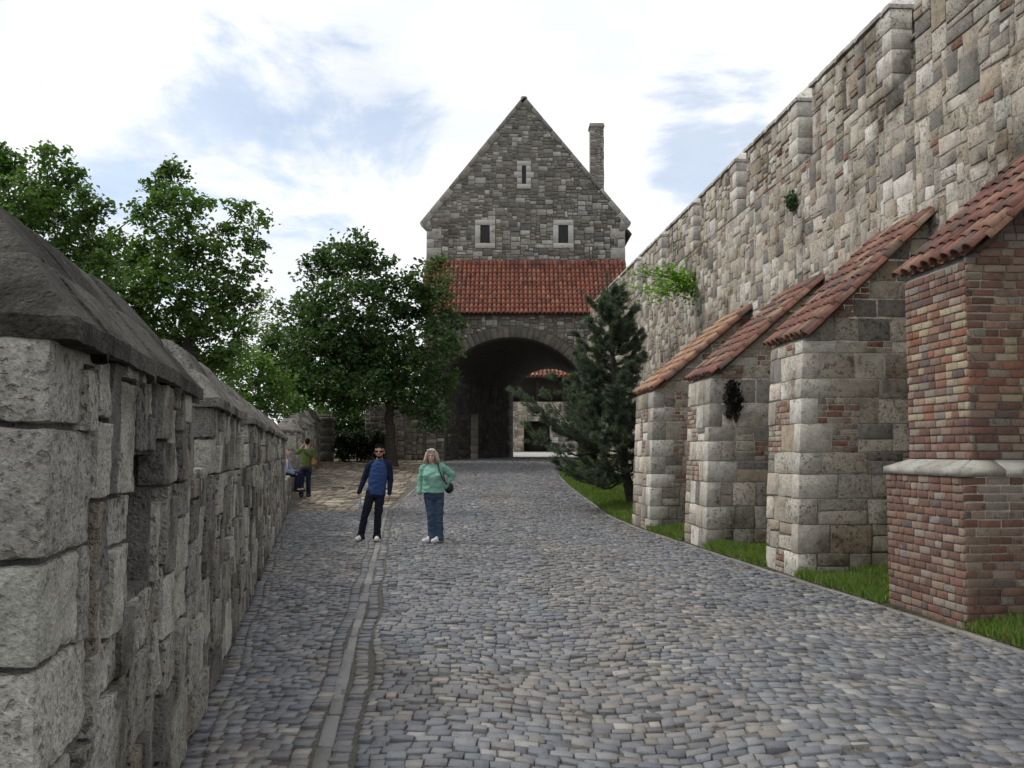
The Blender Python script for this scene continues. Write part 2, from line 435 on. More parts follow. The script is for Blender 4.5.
row_block(lambda t: float(stripx(t)) + .105, lambda t: float(stripx(t)) + .215, 1.6, 27.5, .3, .1, lambda x, t: 0, rnd, 1)
row_block(lambda t: float(stripx(t)) + .22 if t < 27.5 else float(slab_edge(t)) + .14, lambda t: float(kx(t)) - .02, 1.6, 57, .1, .114, fan, rnd, 0)
def sett_mesh(quads, cols, seed, hj=.006, tj=.03, gap=.0042, flatz=0.0, r=.006):
    g = np.random.default_rng(seed)
    Q = np.array(quads, float); n = len(Q)
    Q += g.normal(0, .0045, Q.shape)
    c = Q.mean(1, keepdims=True); L = np.linalg.norm(Q - c, axis=2, keepdims=True)
    Q = c + (Q - c) * (1 - gap * 1.4 * np.array([1 + 1.9 * max(0, noise.noise(Vector((p[0] * .9, p[1] * .7, 31))) + .5 * noise.noise(Vector((p[0] * 3, p[1] * 2.5, 13))) - .12) for p in c[:, 0]])[:, None, None] / np.maximum(L, .03))
    e = np.empty((n, 8, 2))
    for k in range(4):
        p, a, b = Q[:, k], Q[:, k - 1], Q[:, (k + 1) % 4]
        rr = r * g.uniform(.4, 1.4, (n, 1))
        la = np.linalg.norm(a - p, axis=1, keepdims=True); lb = np.linalg.norm(b - p, axis=1, keepdims=True)
        e[:, 2 * k] = p + (a - p) / la * np.minimum(rr, .35 * la); e[:, 2 * k + 1] = p + (b - p) / lb * np.minimum(rr, .35 * lb)
    base = hz(c[:, 0, 1]) + np.array([wav(*p) for p in c[:, 0]]) + flatz
    low = np.where(g.random(n) < .05, -.008, 0)
    h = g.normal(0, hj, n) + low + .002; tx, ty = g.normal(0, tj, n), g.normal(0, tj, n)
    slope = (hz(c[:, 0, 1] + .1) - hz(c[:, 0, 1] - .1)) / .2
    def z(P, off):
        d = P - c
        return (base + h)[:, None] + d[..., 0] * tx[:, None] + d[..., 1] * (ty + slope)[:, None] + off
    top = c + (e - c) * .972
    V = np.concatenate([np.dstack([e, (z(e, -.04))]), np.dstack([e, z(e, -.0035)]), np.dstack([top, z(top, 0)])], 1)
    k = np.arange(8); k1 = (k + 1) % 8
    sides = np.concatenate([np.stack([k, k1, 8 + k1, 8 + k], 1), np.stack([8 + k, 8 + k1, 16 + k1, 16 + k], 1)])
    off = (np.arange(n) * 24)[:, None, None]
    mb = MB(); cols = np.asarray(cols)
    mb.v.append(V.reshape(-1, 3)); mb.n = n * 24
    mb.f[4] = [((sides[None] + off).reshape(-1, 4), np.repeat(cols, 16, 0))]
    mb.f[8] = [((np.arange(16, 24)[None, None] + off).reshape(-1, 8), cols)]
    return mb
keep = [q for q in quads if sett_ok(sum(p[0] for p in q) / 4, sum(p[1] for p in q) / 4) and rnd.random() > .006]
cols = []
for q in keep:
    x, y = q[0]; t = noise.noise(Vector((x * .5, y * .35, 20)))
    c = A(*pick(PAL_S, rnd)); cols.append(c * (1 + .14 * t) * (A(1.06, 1, .93) if t > .15 else A(1, 1, 1)))
single('road', sett_mesh(keep, cols, 3, hj=.0065, tj=.05), M_SETT, (0, 0, 0), kind='structure')

# pale drainage channel of flat slabs running along the road
quads = []; cols = []; t = 2.0
while t < 44:
    d = rnd.uniform(.35, .8)
    f = (lambda y: float(stripx(y)) + .05) if t < 27.5 else (lambda y: float(slab_edge(y)) + .06)
    w = .044 + rnd.uniform(-.012, .008)
    quads.append(((f(t) - w, t), (f(t) + w, t), (f(t + d) + w, t + d), (f(t + d) - w, t + d))); cols.append(vary((.195, .19, .18), rnd, .2))
    t += d
single('road_channel', sett_mesh(quads, cols, 5, hj=.004, tj=.012, flatz=-.002), M_SETT, (0, 0, 0), kind='structure')

# rough limestone paving in front of the garden wall (upper left of the road)
PAL_P = [((.30, .25, .185), 4), ((.24, .20, .15), 3), ((.36, .31, .24), 2), ((.19, .16, .13), 2)]
quads = []; cols = []
for a, b, c, d in layout(7.2, 18.4, .1, [(.45, .35, 3), (.3, .25, 4), (.6, .4, 1), (.2, .2, 2)], rnd):
    xa, xb = -9.4 + a, -9.4 + b; y0, y1 = 27.52 + c, 27.52 + d
    if xb > slab_edge((y0 + y1) / 2) - .0 or (xa < lx(y0) + .02 and y1 < 34): continue
    if y0 < 28.2 and rnd.random() < 0: continue
    quads.append(((xa, y0), (xb, y0), (xb, y1), (xa, y1))); cols.append(pick(PAL_P, rnd))
single('stone_paving', sett_mesh(quads, cols, 11, hj=.014, tj=.02, gap=.02, r=.07), M_RSTONE, (0, 0, 0), kind='structure')

# kerb edging along the grass
mb = MB(); t = 3.0
while t < 44.5:
    d = rnd.uniform(.3, .6); p, q = A(kx(t), t, hz(t)), A(kx(t + d), t + d, hz(t + d)); u = q - p; L = np.linalg.norm(u)
    fr = Frame(p, u, np.cross(UP, nz(u)) * -1, UP)
    cblock(mb, fr, (.006, -.0, -.1), (L - .006, .07, .014 + rnd.uniform(-.004, .008)), .012, vary((.185, .175, .16), rnd, .22)); t += d
single('kerb', mb, M_SETT, (0, 0, 0), kind='structure')

# verge soil + grass
mb = MB(); V = []; ys = np.arange(2.5, 45.4, .4)
for y in ys:
    for k in range(4):
        x0, x1 = kx(y) + .045, RX0 + RK * y + .05; x = (x0, x0 + .035, x0 + .5 * (x1 - x0), x1)[k]
        V.append((x, y, float(hz(y)) + (-.06, .022, .06, .09)[k]))
mb.bulk(V, [(j * 4 + i, j * 4 + i + 1, (j + 1) * 4 + i + 1, (j + 1) * 4 + i) for j in range(len(ys) - 1) for i in range(3)], (.07, .065, .04))
single('verge_soil', mb, M_GROUND, (0, 0, 0), kind='structure', smooth=True)

BUTT = [(9.28, 10.88, 4.13), (13.08, 14.36, 3.67), (16.94, 18.44, 3.22), (20.9, 22.8, 2.80)]
def grass(ranges, seed):
    g = np.random.default_rng(seed); P = []
    for y0, y1, dens in ranges:
        n = int((y1 - y0) * dens); y = g.uniform(y0, y1, n); k = g.random(n) ** 1.15
        x0 = kx(y) + .05; x1 = RX0 + RK * y; x = x0 + (x1 - x0) * k
        P.append(np.stack([x, y, hz(y) + .03 + .06 * k], 1))
    P = np.concatenate(P); n = len(P)
    nearf = np.clip(P[:, 1] / 14, .8, 2)
    h = g.uniform(.05, .15, n) * (1 + .35 * np.sin(P[:, 0] * 5) * np.sin(P[:, 1] * 3.3)); a = g.uniform(0, 6.28, n); w = g.uniform(.004, .008, n) * nearf
    lean = g.uniform(.01, .09, n); la = g.uniform(0, 6.28, n)
    t = np.stack([np.cos(a) * w, np.sin(a) * w, 0 * a], 1)
    mid = P + np.stack([np.cos(la) * lean * .35, np.sin(la) * lean * .35, h * .6], 1)
    tip = P + np.stack([np.cos(la) * lean, np.sin(la) * lean, h], 1)
    V = np.stack([P - t, P + t, mid + t * .8, tip, mid - t * .8], 1).reshape(-1, 3)
    c = np.stack([g.uniform(.10, .17, n), g.uniform(.165, .25, n), g.uniform(.035, .06, n)], 1)
    dry = g.random(n) < .08; c[dry] = (.2, .18, .08)
    mb = MB(); mb.bulk(V, np.arange(n * 5).reshape(n, 5), c); return mb
o = single('grass', grass([(6.5, 9.3, 4200), (10.85, 13.1, 4200), (14.3, 17, 3600), (18.4, 21, 3000), (22.7, 45, 1500)], 4), M_GRASS, (0, 0, 0), kind='stuff')
tag(o, 'bright green grass between kerb and fortress wall', 'grass')

g = np.random.default_rng(77); P = []
for k in range(420):
    y = 4 + 24 * g.random() ** 1.4; q = g.random()
    x = lx(y) + .03 + abs(g.normal(0, .2)) if q < .4 else kx(y) - .03 - abs(g.normal(0, .22)) if q < .85 else g.uniform(lx(y), kx(y))
    P.append((x, y, hz(y) + wav(x, y) + .012))
mb = MB(); P = np.array(P); n = len(P); a = g.uniform(0, 6.28, n); sz = g.uniform(.012, .035, n); V = []
for p, t, q in zip(P, a, sz):
    u = A(math.cos(t), math.sin(t), 0) * q; v = A(-math.sin(t), math.cos(t), 0) * q * .6; V += [p - u, p + v + UP * q * .3, p + u + UP * q * .1, p - v + UP * q * .25]
mb.bulk(V, np.arange(n * 4).reshape(n, 4), np.array([.17, .13, .08]) * g.uniform(.5, 1.4, (n, 1)))
tag(single('leaf_litter', mb, M_LEAF, (0, 0, 0), kind='stuff'), 'small dry leaves scattered along the kerb and the parapet foot', 'leaves')

# ------------------------------------------------------------------ left parapet wall
def coping(mb, fr, L, W, z0, hgt, ins, ins_end, rng, step, col, amp=.012, joint=.75):
    """hipped coping as a height field over its plan; fr: U along, V across (away from road), N up"""
    nu, nv = max(8, int(L / step)), max(8, int(W / step))
    us, vs = np.linspace(0, L, nu + 1), np.linspace(0, W, nv + 1)
    cuts = []; x = rng.uniform(.3, .7) * joint
    while x < L: cuts.append(x); x += joint * rng.uniform(.75, 1.3)
    cuts2 = [c + joint * .5 for c in cuts]; sd = rng.uniform(0, 50); offs = [rng.uniform(-.013, .013) for _ in range(60)]
    V = []
    for v in vs:
        for u in us:
            h = min(hgt, hgt * v / ins, hgt * (W - v) / ins, hgt * u / ins_end, hgt * (L - u) / ins_end)
            course = h > hgt * .55
            cc = cuts2 if course else cuts
            gd = min([abs(u - c) for c in cc] + [9]); ghd = abs(h - hgt * .55) / (hgt / ins)
            blk = sum(c < u for c in cc) + (20 if course else 0)
            P = fr.p(u, v, z0 + h)
            dz = fbm(P + sd, 6) * amp + noise.noise(Vector(P) * 30) * amp * .4 + offs[blk % 60] * (1 if 0 < h < hgt else .5)
            if gd < step * .8: dz -= .028
            if ghd < step * .6 and .1 * hgt < h: dz -= .012
            edge = min(u, L - u, v, W - v) < 1e-6
            du = noise.noise(Vector((P[0] * 4, P[1] * 4, sd))) * .008
            V.append(fr.p(u + (du if edge else 0), v + (du if edge else 0), z0 + h + dz))
    n = nu + 1; top = len(V)
    fs = [(j * n + i, j * n + i + 1, (j + 1) * n + i + 1, (j + 1) * n + i) for j in range(nv) for i in range(nu)]
    ring = [i for i in range(nu)] + [j * n + nu for j in range(nv)] + [nv * n + nu - i for i in range(nu)] + [(nv - j) * n for j in range(nv)]
    V = np.array(V); low = V[ring] - fr.N * .06
    inner = low * .0 + low
    c0 = low.mean(0); inner = low + (c0 - low) * .06
    m = len(ring)
    V = np.concatenate([V, low, inner])
    for a in range(m):
        b = (a + 1) % m
        fs.append((ring[b], ring[a], top + a, top + b)); fs.append((top + b, top + a, top + m + a, top + m + b))
    ctone = []
    for f in fs:
        if f[0] < top and all(i < top for i in f):
            u = us[min(f[0] % n, nu - 1)] + L / nu * .5; v = vs[min(f[0] // n, nv - 1)] + W / nv * .5
            h = min(hgt, hgt * v / ins, hgt * (W - v) / ins, hgt * u / ins_end, hgt * (L - u) / ins_end); cr_ = h > hgt * .55
            k = (sum(c < u for c in (cuts2 if cr_ else cuts)) * 7 + (31 if cr_ else 0) + (13 if v > W / 2 else 0)) % 60
            ctone.append(np.asarray(col) * (1 + offs[k] * 17))
        else: ctone.append(np.asarray(col) * .92)
    mb.bulk(V, fs, np.array(ctone)); mb.add(inner, [tuple(range(m))[::-1]], col)

UL = nz((LK, 1, 0)); NL = nz((1, -LK, 0))
S_ = math.hypot(1, LK)
def left_frame(y, z=0, back=0): return Frame(A(lx(y), y, z) - NL * back, UL, UP, NL)
TH_L = .8
wall_l = thing('parapet_wall', 'long low parapet wall of rough grey limestone along the left side, with dark hipped copings', 'wall', (lx(2.6), 2.6, 0))
rl = random.Random(21)
# merlons: (y start, y end); the openings between them are crenels with a sill at SILL
MER = [(2.6, 5.5), (6.5, 9.3), (10.2, 12.9), (13.8, 16.4), (17.3, 19.9), (20.8, 24.6)]
SILL, TOPZ = 1.5, 1.95
Y0 = 2.6; LEN = (24.9 - Y0) * S_
body = MB()
fr = left_frame(Y0)
slots = [(3.72, 4.34, 1.1, 1.64), (8.0, 8.3, .95, 1.45), (14.6, 15.0, 1.0, 1.5), (18.5, 18.9, 1.0, 1.5)]
sl = [((a - Y0) * S_, (b - Y0) * S_, c, d) for a, b, c, d in slots]
# mortar core in pieces round the slots
cuts = sorted(sl); x = 0.0
for a, b, c, d in cuts:
    box(body, fr, (x, -.2, -TH_L), (a, SILL, -.012), (.18, .17, .155)); x = b
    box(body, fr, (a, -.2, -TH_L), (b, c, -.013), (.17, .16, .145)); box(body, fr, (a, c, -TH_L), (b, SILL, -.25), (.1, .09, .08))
    if d < SILL: box(body, fr, (a, d, -TH_L), (b, SILL, -.014), (.17, .16, .145))
box(body, fr, (x, -.2, -TH_L), (LEN, SILL, -.012), (.18, .17, .155))
quo = [(.0, .42, .44), (.42, .8, .34), (.8, 1.1, .5), (1.1, 1.37, .36), (1.37, 1.72, .46)]
for a, b, l in quo:
    rough_block(body, fr, (-.05 - .03 * rl.random(), a + .008, -TH_L - .0), (l, b - .008, .002 + .022 * rl.random()), .014, pick(PAL_L[:2], rl), rl, amp=.009, step=.016)
def lok(u, v, base=0.0, inv=False):
    z = v + base
    for a, b, l in quo:
        if a <= z < b and u < l: return False
    for a, b, c, d in sl:
        if a < u < b and c < z < d: return False
    return True
for a, b, c, d in layout(LEN, SILL, .06, S_L, rl, lambda u, v: lok(u, v)):
    y = Y0 + a / S_; lod = y < 12
    col = pick(PAL_L, rl); pr = rl.uniform(-.006, .04)
    if lod: rough_stone(body, fr, a, b, c, d, pr, rl.uniform(.004, .010), .009, col, rl, amp=.009, step=.018 if y < 7 else .045)
    else: stone(body, fr, [(a, c), (b, c), (b, d), (a, d)], pr + .005, .009, .018, col, rl, jit=.012, tilt=.05)
# stones set back inside the slots
for a, b, c, d in sl:
    f2 = Frame(fr.p(0, 0, -.24), fr.U, fr.V, fr.N)
    x = a
    while x < b - .02:
        w = min(rl.uniform(.18, .34), b - x); h = c + (d - c) * rl.uniform(.55, .75)
        rough_stone(body, f2, x, x + w, c, h, rl.uniform(.04, .16), .006, .02, pick(PAL_L, rl), rl); rough_stone(body, f2, x, x + w, h, d, rl.uniform(.02, .1), .006, .02, pick(PAL_L, rl), rl); x += w
# sloping sill stones in the crenels
for (a, b), (c, d) in zip(MER[:-1], MER[1:]):
    u0, u1 = (b - Y0) * S_, (c - Y0) * S_
    rough_block(body, fr, (u0 + .003, SILL - .02, -TH_L), (u1 - .003, SILL + .05, .01), .02, pick(PAL_L, rl), rl, amp=.01, step=.05)
part('wall_body', body, M_LSTONE, wall_l, 'sharp')
for k, (a, b) in enumerate(MER):
    m = MB(); f = left_frame(a, SILL); L = (b - a) * S_; H = TOPZ - SILL
    ho = [(x0 - (a - Y0) * S_, x1 - (a - Y0) * S_, c - SILL, d - SILL) for x0, x1, c, d in sl if d > SILL + .01]
    ho = [h for h in ho if h[0] > 0 and h[1] < L]
    if ho:
        x0, x1, _, d = ho[0]
        box(m, f, (0, .002, -TH_L), (x0, H, -.012), (.17, .16, .145)); box(m, f, (x1, .002, -TH_L), (L, H, -.012), (.17, .16, .145))
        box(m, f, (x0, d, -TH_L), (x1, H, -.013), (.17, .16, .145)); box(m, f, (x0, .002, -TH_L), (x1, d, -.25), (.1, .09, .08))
    else: box(m, f, (0, .002, -TH_L), (L, H, -.012), (.17, .16, .145))
    if k == 0: rough_block(m, f, (-.05, .228, -TH_L), (.32, H - .004, .012), .014, (.42, .40, .36), rl, amp=.009, step=.016)
    else:
        rough_block(m, f, (-.03, .005, -TH_L), (.3, H * .52, .03), .02, pick(PAL_L[:3], rl), rl, step=.05)
        rough_block(m, f, (-.02, H * .52 + .008, -TH_L), (.2, H - .004, .03), .02, pick(PAL_L[:3], rl), rl, step=.05)
    def mok(u, v):
        if k == 0 and v < .225 and u < .46: return False
        if k == 0 and v >= .225 and u < .32: return False
        if k and u < (.3 if v < H * .52 else .2): return False
        return not any(h[0] < u < h[1] and v < h[3] for h in ho)
    for p, q, c, d in layout(L, H, .05, [(.3, .4, 3), (.22, .3, 3), (.14, .2, 3), (.4, .25, 2), (.12, .4, 2)], rl, mok):
        col = pick(PAL_L, rl); pr = rl.uniform(.005, .055)
        if k < 3: rough_stone(m, f, p, q, c, d, pr, rl.uniform(.004, .009), .009, col, rl, amp=.009, step=.018 if k == 0 else .045)
        else: stone(m, f, [(p, c), (q, c), (q, d), (p, d)], pr, .008, .015, col, rl, jit=.01, tilt=.05)
    mo = part('merlon', m, M_LSTONE, wall_l, 'sharp')
    c_ = MB(); fc = Frame(A(lx(a), a, TOPZ + .055) + NL * .075 - UL * .06, UL, -NL, UP)
    coping(c_, fc, L + .1, TH_L + .15, 0, .405, .34, .34, rl, .018 if k == 0 else .035 if k < 3 else .07, vary((.125, .115, .10), rl) if k == 0 else vary((.25, .235, .21), rl, .1), amp=.006)
    part('coping', c_, M_COPE, mo, 'sharp')

# low stretch of the parapet where people sit and look out
o_low = thing('low_wall', 'low stretch of limestone parapet with pale sill where the two visitors pause', 'wall', (lx(25), 25, 0))
m = MB(); f = left_frame(24.95); L = 8.0 * S_
box(m, f, (0, -.2, -.7), (L, .88, -.012), (.17, .16, .145))
fill(m, f, L, .88, .06, S_L, PAL_L, rl)
part('wall_body', m, M_LSTONE, o_low)
m = MB(); x = 0
while x < L: w = min(rl.uniform(.6, 1.0), L - x); cblock(m, f, (x + .004, .885, -.74), (x + w - .004, .97, .05), .015, vary((.42, .40, .36), rl)); x += w
part('sill', m, M_RSTONE, o_low)

# farther parapet climbing with the ramp
o_far = thing('parapet_wall', 'farther pale parapet with stepped hipped merlons, climbing beside the rough paving', 'wall', (lx(33), 33, float(hz(33))))
p0, p1 = A(-7.15, 33.0, 0), A(-8.55, 44.5, 0); UF = nz(p1 - p0); NF = A(UF[1], -UF[0], 0); LF = np.linalg.norm(p1 - p0)
m = MB(); x = 0; segs = []
while x < LF - .6:
    w = min(2.3, LF - x); z0 = float(hz(p0[1] + UF[1] * x)); segs.append((x, x + w, z0))
    f = Frame(p0 + UF * x + UP * z0, UF, UP, NF)
    box(m, f, (0, -.6, -.7), (w - .002, 1.35, -.012), (.2, .19, .17)); fill(m, f, w, 1.35, .06, S_L, PAL_L[:3], rl, ok=lambda u, v: True)
    x += w
part('wall_body', m, M_LSTONE, o_far)
for x0, x1, z0 in segs:
    m = MB(); f = Frame(p0 + UF * (x0 + .25) + UP * (z0 + 1.352), UF, UP, NF); L = x1 - x0 - .5
    box(m, f, (0, 0, -.7), (L, .6, -.012), (.2, .19, .17))
    fill(m, f, L, .6, .05, S_L, PAL_L[:3], rl)
    fe = Frame(f.p(0, 0, -.7), f.N, UP, -f.U); fill(m, fe, .7, .6, .05, S_L, PAL_L[:3], rl)
    mo = part('merlon', m, M_LSTONE, o_far)
    c_ = MB(); fc = Frame(f.p(-.06, .655, .06), UF, -NF, UP); coping(c_, fc, L + .12, .82, 0, .42, .28, .2, rl, .06, vary((.32, .30, .27), rl, .08))
    part('coping', c_, M_COPE, mo, 'sharp')

# ------------------------------------------------------------------ right fortress wall
UR = nz((RK, 1, 0)); NR = nz((-1, RK, 0)); SR = math.hypot(1, RK)
rr = random.Random(5)
RY0, RY1 = 4.0, 45.2
wall_r = thing('fortress_wall', 'tall pale limestone fortress wall rising along the right side of the road', 'wall', (RX0 + RK * RY0, RY0, 0))
def rfr(y, z): return Frame(A(RX0 + RK * y, y, z), UR, UP, NR)
fr = rfr(RY0, 0); LR = (RY1 - RY0) * SR; ZS = 6.9
m = MB(); box(m, fr, (0, -.3, -1.6), (LR, ZS, .0), (.31, .28, .24)); fill(m, fr, LR, ZS, .06, S_R, PAL_R, rr, brick=.7, prot=(.001, .018), bev=.006, gap=.009, jit=.024, tilt=.03)
fe = Frame(fr.p(LR, 0, -1.6), fr.N, UP, fr.U)
body_r = part('wall_body', m, M_RSTONE, wall_r)
# recessed parapet behind the merlons
m = MB(); box(m, fr, (0, ZS + .002, -1.0), (LR - .002, 7.66, -.31), (.25, .23, .2))
f2 = Frame(fr.p(0, ZS, -.3), fr.U, fr.V, fr.N); fill(m, f2, LR, .74, .06, S_R, PAL_R, rr, brick=.3)
part('parapet', m, M_RSTONE, wall_r)
m = MB(); fc = Frame(fr.p(0, 7.73, -.27), UR, -NR, UP); coping(m, fc, LR, .8, 0, .24, .3, .05, rr, .12, (.36, .335, .295))
part('coping', m, M_RSTONE, wall_r, True)
starts = [6.45, 10.3, 14.15, 18.0, 21.85, 25.7, 29.5, 33.3, 37.1, 40.9]
for k, a in enumerate(starts):
    b = a + 3.15; L = (b - a) * SR; f = rfr(a, ZS); H = 1.22
    m = MB(); us = L * .52
    box(m, f, (0, .003, -.305), (us, H, -.012), (.25, .23, .2)); box(m, f, (us + .14, .003, -.305), (L, H, -.012), (.25, .23, .2))
    box(m, f, (us, .003, -.305), (us + .14, .32, -.014), (.25, .23, .2)); box(m, f, (us, .98, -.305), (us + .14, H, -.014), (.25, .23, .2))
    z = 0; q = 0; qs = []
    while z < H - .05:
        h = min(rr.uniform(.24, .4), H - z)
        if H - z - h < .12: h = H - z
        l = .5 if q % 2 else .3; qs.append((z, z + h, l)); q += 1
        cblock(m, f, (-.006, z + .004, -.31), (l - .004, z + h - .004, .018), .008, vary((.52, .485, .43), rr), rr, .006); z += h
    def rok(u, v):
        if us < u < us + .14 and .32 < v < .98: return False
        return not any(z0 <= v < z1 and u < l for z0, z1, l in qs)
    fill(m, f, L, H, .05, S_R, PAL_R, rr, ok=rok, brick=.2, prot=(.0, .03))
    mo = part('merlon', m, M_RSTONE, wall_r)
    c_ = MB(); fc = Frame(f.p(-.03, H + .06, .05), UR, -NR, UP); coping(c_, fc, L + .06, .9, 0, .42, .42, .45, rr, .06, vary((.47, .445, .40), rr, .06), amp=.008)
    part('coping', c_, M_RSTONE, mo, 'sharp')
# dark sloping sills of the openings
m = MB()
for a in starts[1:]:
    f = rfr(a - .5, ZS); V = [f.p(0, .003, .004), f.p(.5, .003, .004), f.p(.5, .28, -.3), f.p(0, .28, -.3)]
    m.add(V, [(0, 1, 2, 3)], (.12, .11, .1))
part('sill', m, M_RSTONE, wall_r)

# ------------------------------------------------------------------ tiles
PAL_T = [((.20, .095, .068), 4), ((.165, .075, .057), 3), ((.23, .13, .09), 2.2), ((.27, .19, .13), 1), ((.11, .075, .062), 2.4)]
PAL_T1 = [((.34, .22, .13), 4), ((.30, .16, .10), 3), ((.25, .11, .07), 2), ((.36, .27, .18), 2)]
def tile(mb, O, down, side, nrm, L, r0, r1, col, seg=6, t=.014, concave=False):
    """a half-round clay tile, wider end r1 at the lower end"""
    V = []; s = -1 if concave else 1
    for (q, r) in ((0, r0), (1, r1)):
        for th in (0, t):
            for k in range(seg + 1):
                a = math.pi * k / seg
                V.append(O + down * L * q + side * math.cos(a) * (r - th) + nrm * s * math.sin(a) * (r - th) * .85)
    n = seg + 1; fs = []
    for k in range(seg):
        fs.append((k, k + 1, 2 * n + k + 1, 2 * n + k)); fs.append((n + k + 1, n + k, 3 * n + k, 3 * n + k + 1))
        fs.append((2 * n + k, 2 * n + k + 1, 3 * n + k + 1, 3 * n + k)); fs.append((k + 1, k, n + k, n + k + 1))
    mb.add(V, fs, col)
def tile_roof(mb, fr, W, Ls, pal, rng, pitch=.2, exp=.3, seg=6, jit=.012):
    """fr: O at the top corner, U down the slope, V across, N slope normal"""
    nc = max(2, int(round(W / pitch))); pitch = W / nc; nr = int(math.ceil(Ls / exp)); exp = Ls / nr
    for c in range(nc + 1):
        for r in range(nr):
            j = lambda a=jit: rng.uniform(-a, a)
            O = fr.p(r * exp + j() * (1.5 if r < nr - 1 else 1), c * pitch + j(), .035 + .0 + abs(j(.006)))
            dn = nz(fr.U + fr.V * rng.uniform(-.02, .02) + fr.N * .045)
            tile(mb, O, dn, fr.V, fr.N, exp * 1.22, pitch * .32, pitch * .40, pick(pal, rng), seg)
            if c < nc:
                O = fr.p(r * exp + j(), (c + .5) * pitch + j(.006), .042)
                tile(mb, O, nz(fr.U + fr.N * .04), fr.V, fr.N, exp * 1.2, pitch * .36, pitch * .30, pick(pal, rng), max(4, seg - 2), concave=True)

# ------------------------------------------------------------------ buttresses
rb = random.Random(9)
BL = ['brick buttress with a pale stone ledge, nearest on the right, under a tiled roof',
      'stone and brick buttress under a tiled roof, beside the brick-built one',
      'stone buttress with a dark tuft of dry plant on its side, under a tiled roof',
      'stone buttress with sand-coloured roof tiles, beside the pine trunk']
def quoins(mb, fr, fs, H, heights, la, lb, pal, rng, prot=.009, bev=.007):
    """corner blocks: fr is the front frame (corner at u=0), fs the side frame (corner at its right end)"""
    z = 0; out = []; k = 0
    fq = Frame(fr.O, fr.U, fr.V, fr.N)
    while z < H - .02:
        h = min(rng.uniform(*heights), H - z)
        if H - z - h < heights[0] * .5: h = H - z
        a, b = (la, lb) if k % 2 else (lb, la)
        a *= rng.uniform(.85, 1.15); b *= rng.uniform(.85, 1.15)
        cblock(mb, fq, (-prot, z + .003, -b), (a - .004, z + h - .003, prot * rng.uniform(.6, 1.6)), bev, pick(pal, rng), rng, .006)
        out.append((z, z + h, a, b)); z += h; k += 1
    return out
def course_fill(mb, fr, z0, z1, u0, u1, pal, rng, clips=(), pbrick=.2):
    x = u0
    while x < u1 - .02:
        w = rng.uniform(.24, .58)
        if u1 - x - w < .16: w = u1 - x
        w = min(w, u1 - x); q = rng.random(); h = z1 - z0
        cells = []
        if q < pbrick and w > .2:
            n = max(2, int(round(h / .082)))
            for r in range(n):
                xx = x - (.1 if r % 2 else 0)
                while xx < x + w - .005:
                    bw = rng.choice([.23, .23, .12]); a, b = max(xx, x), min(xx + bw, x + w)
                    if x + w - b < .04: b = x + w
                    cells.append((a, b, z0 + h * r / n, z0 + h * (r + 1) / n, True)); xx = b if b > xx else xx + bw
        elif q < pbrick + .14 and h > .2: m_ = z0 + h * rng.uniform(.4, .62); cells = [(x, x + w, z0, m_, False), (x, x + w, m_, z1, False)]
        else: cells = [(x, x + w, z0, z1, False)]
        for a, b, c, d, br in cells:
            poly = [(a, c), (b, c), (b, d), (a, d)]
            for cl in clips: poly = clip(poly, *cl) if len(poly) > 2 else poly
            if len(poly) > 2 and b - a > .03:
                stone(mb, fr, poly, rng.uniform(.002, .012 if br else .018), .0065 if br else .009, .004 if br else .008, pick(PAL_RB if br else pal, rng), rng, jit=.003 if br else .014, tilt=.02)
        x += w
PAL_RS = PAL_R + [((.27, .25, .22), 3), ((.20, .185, .165), 1.5), ((.33, .29, .235), 2)]
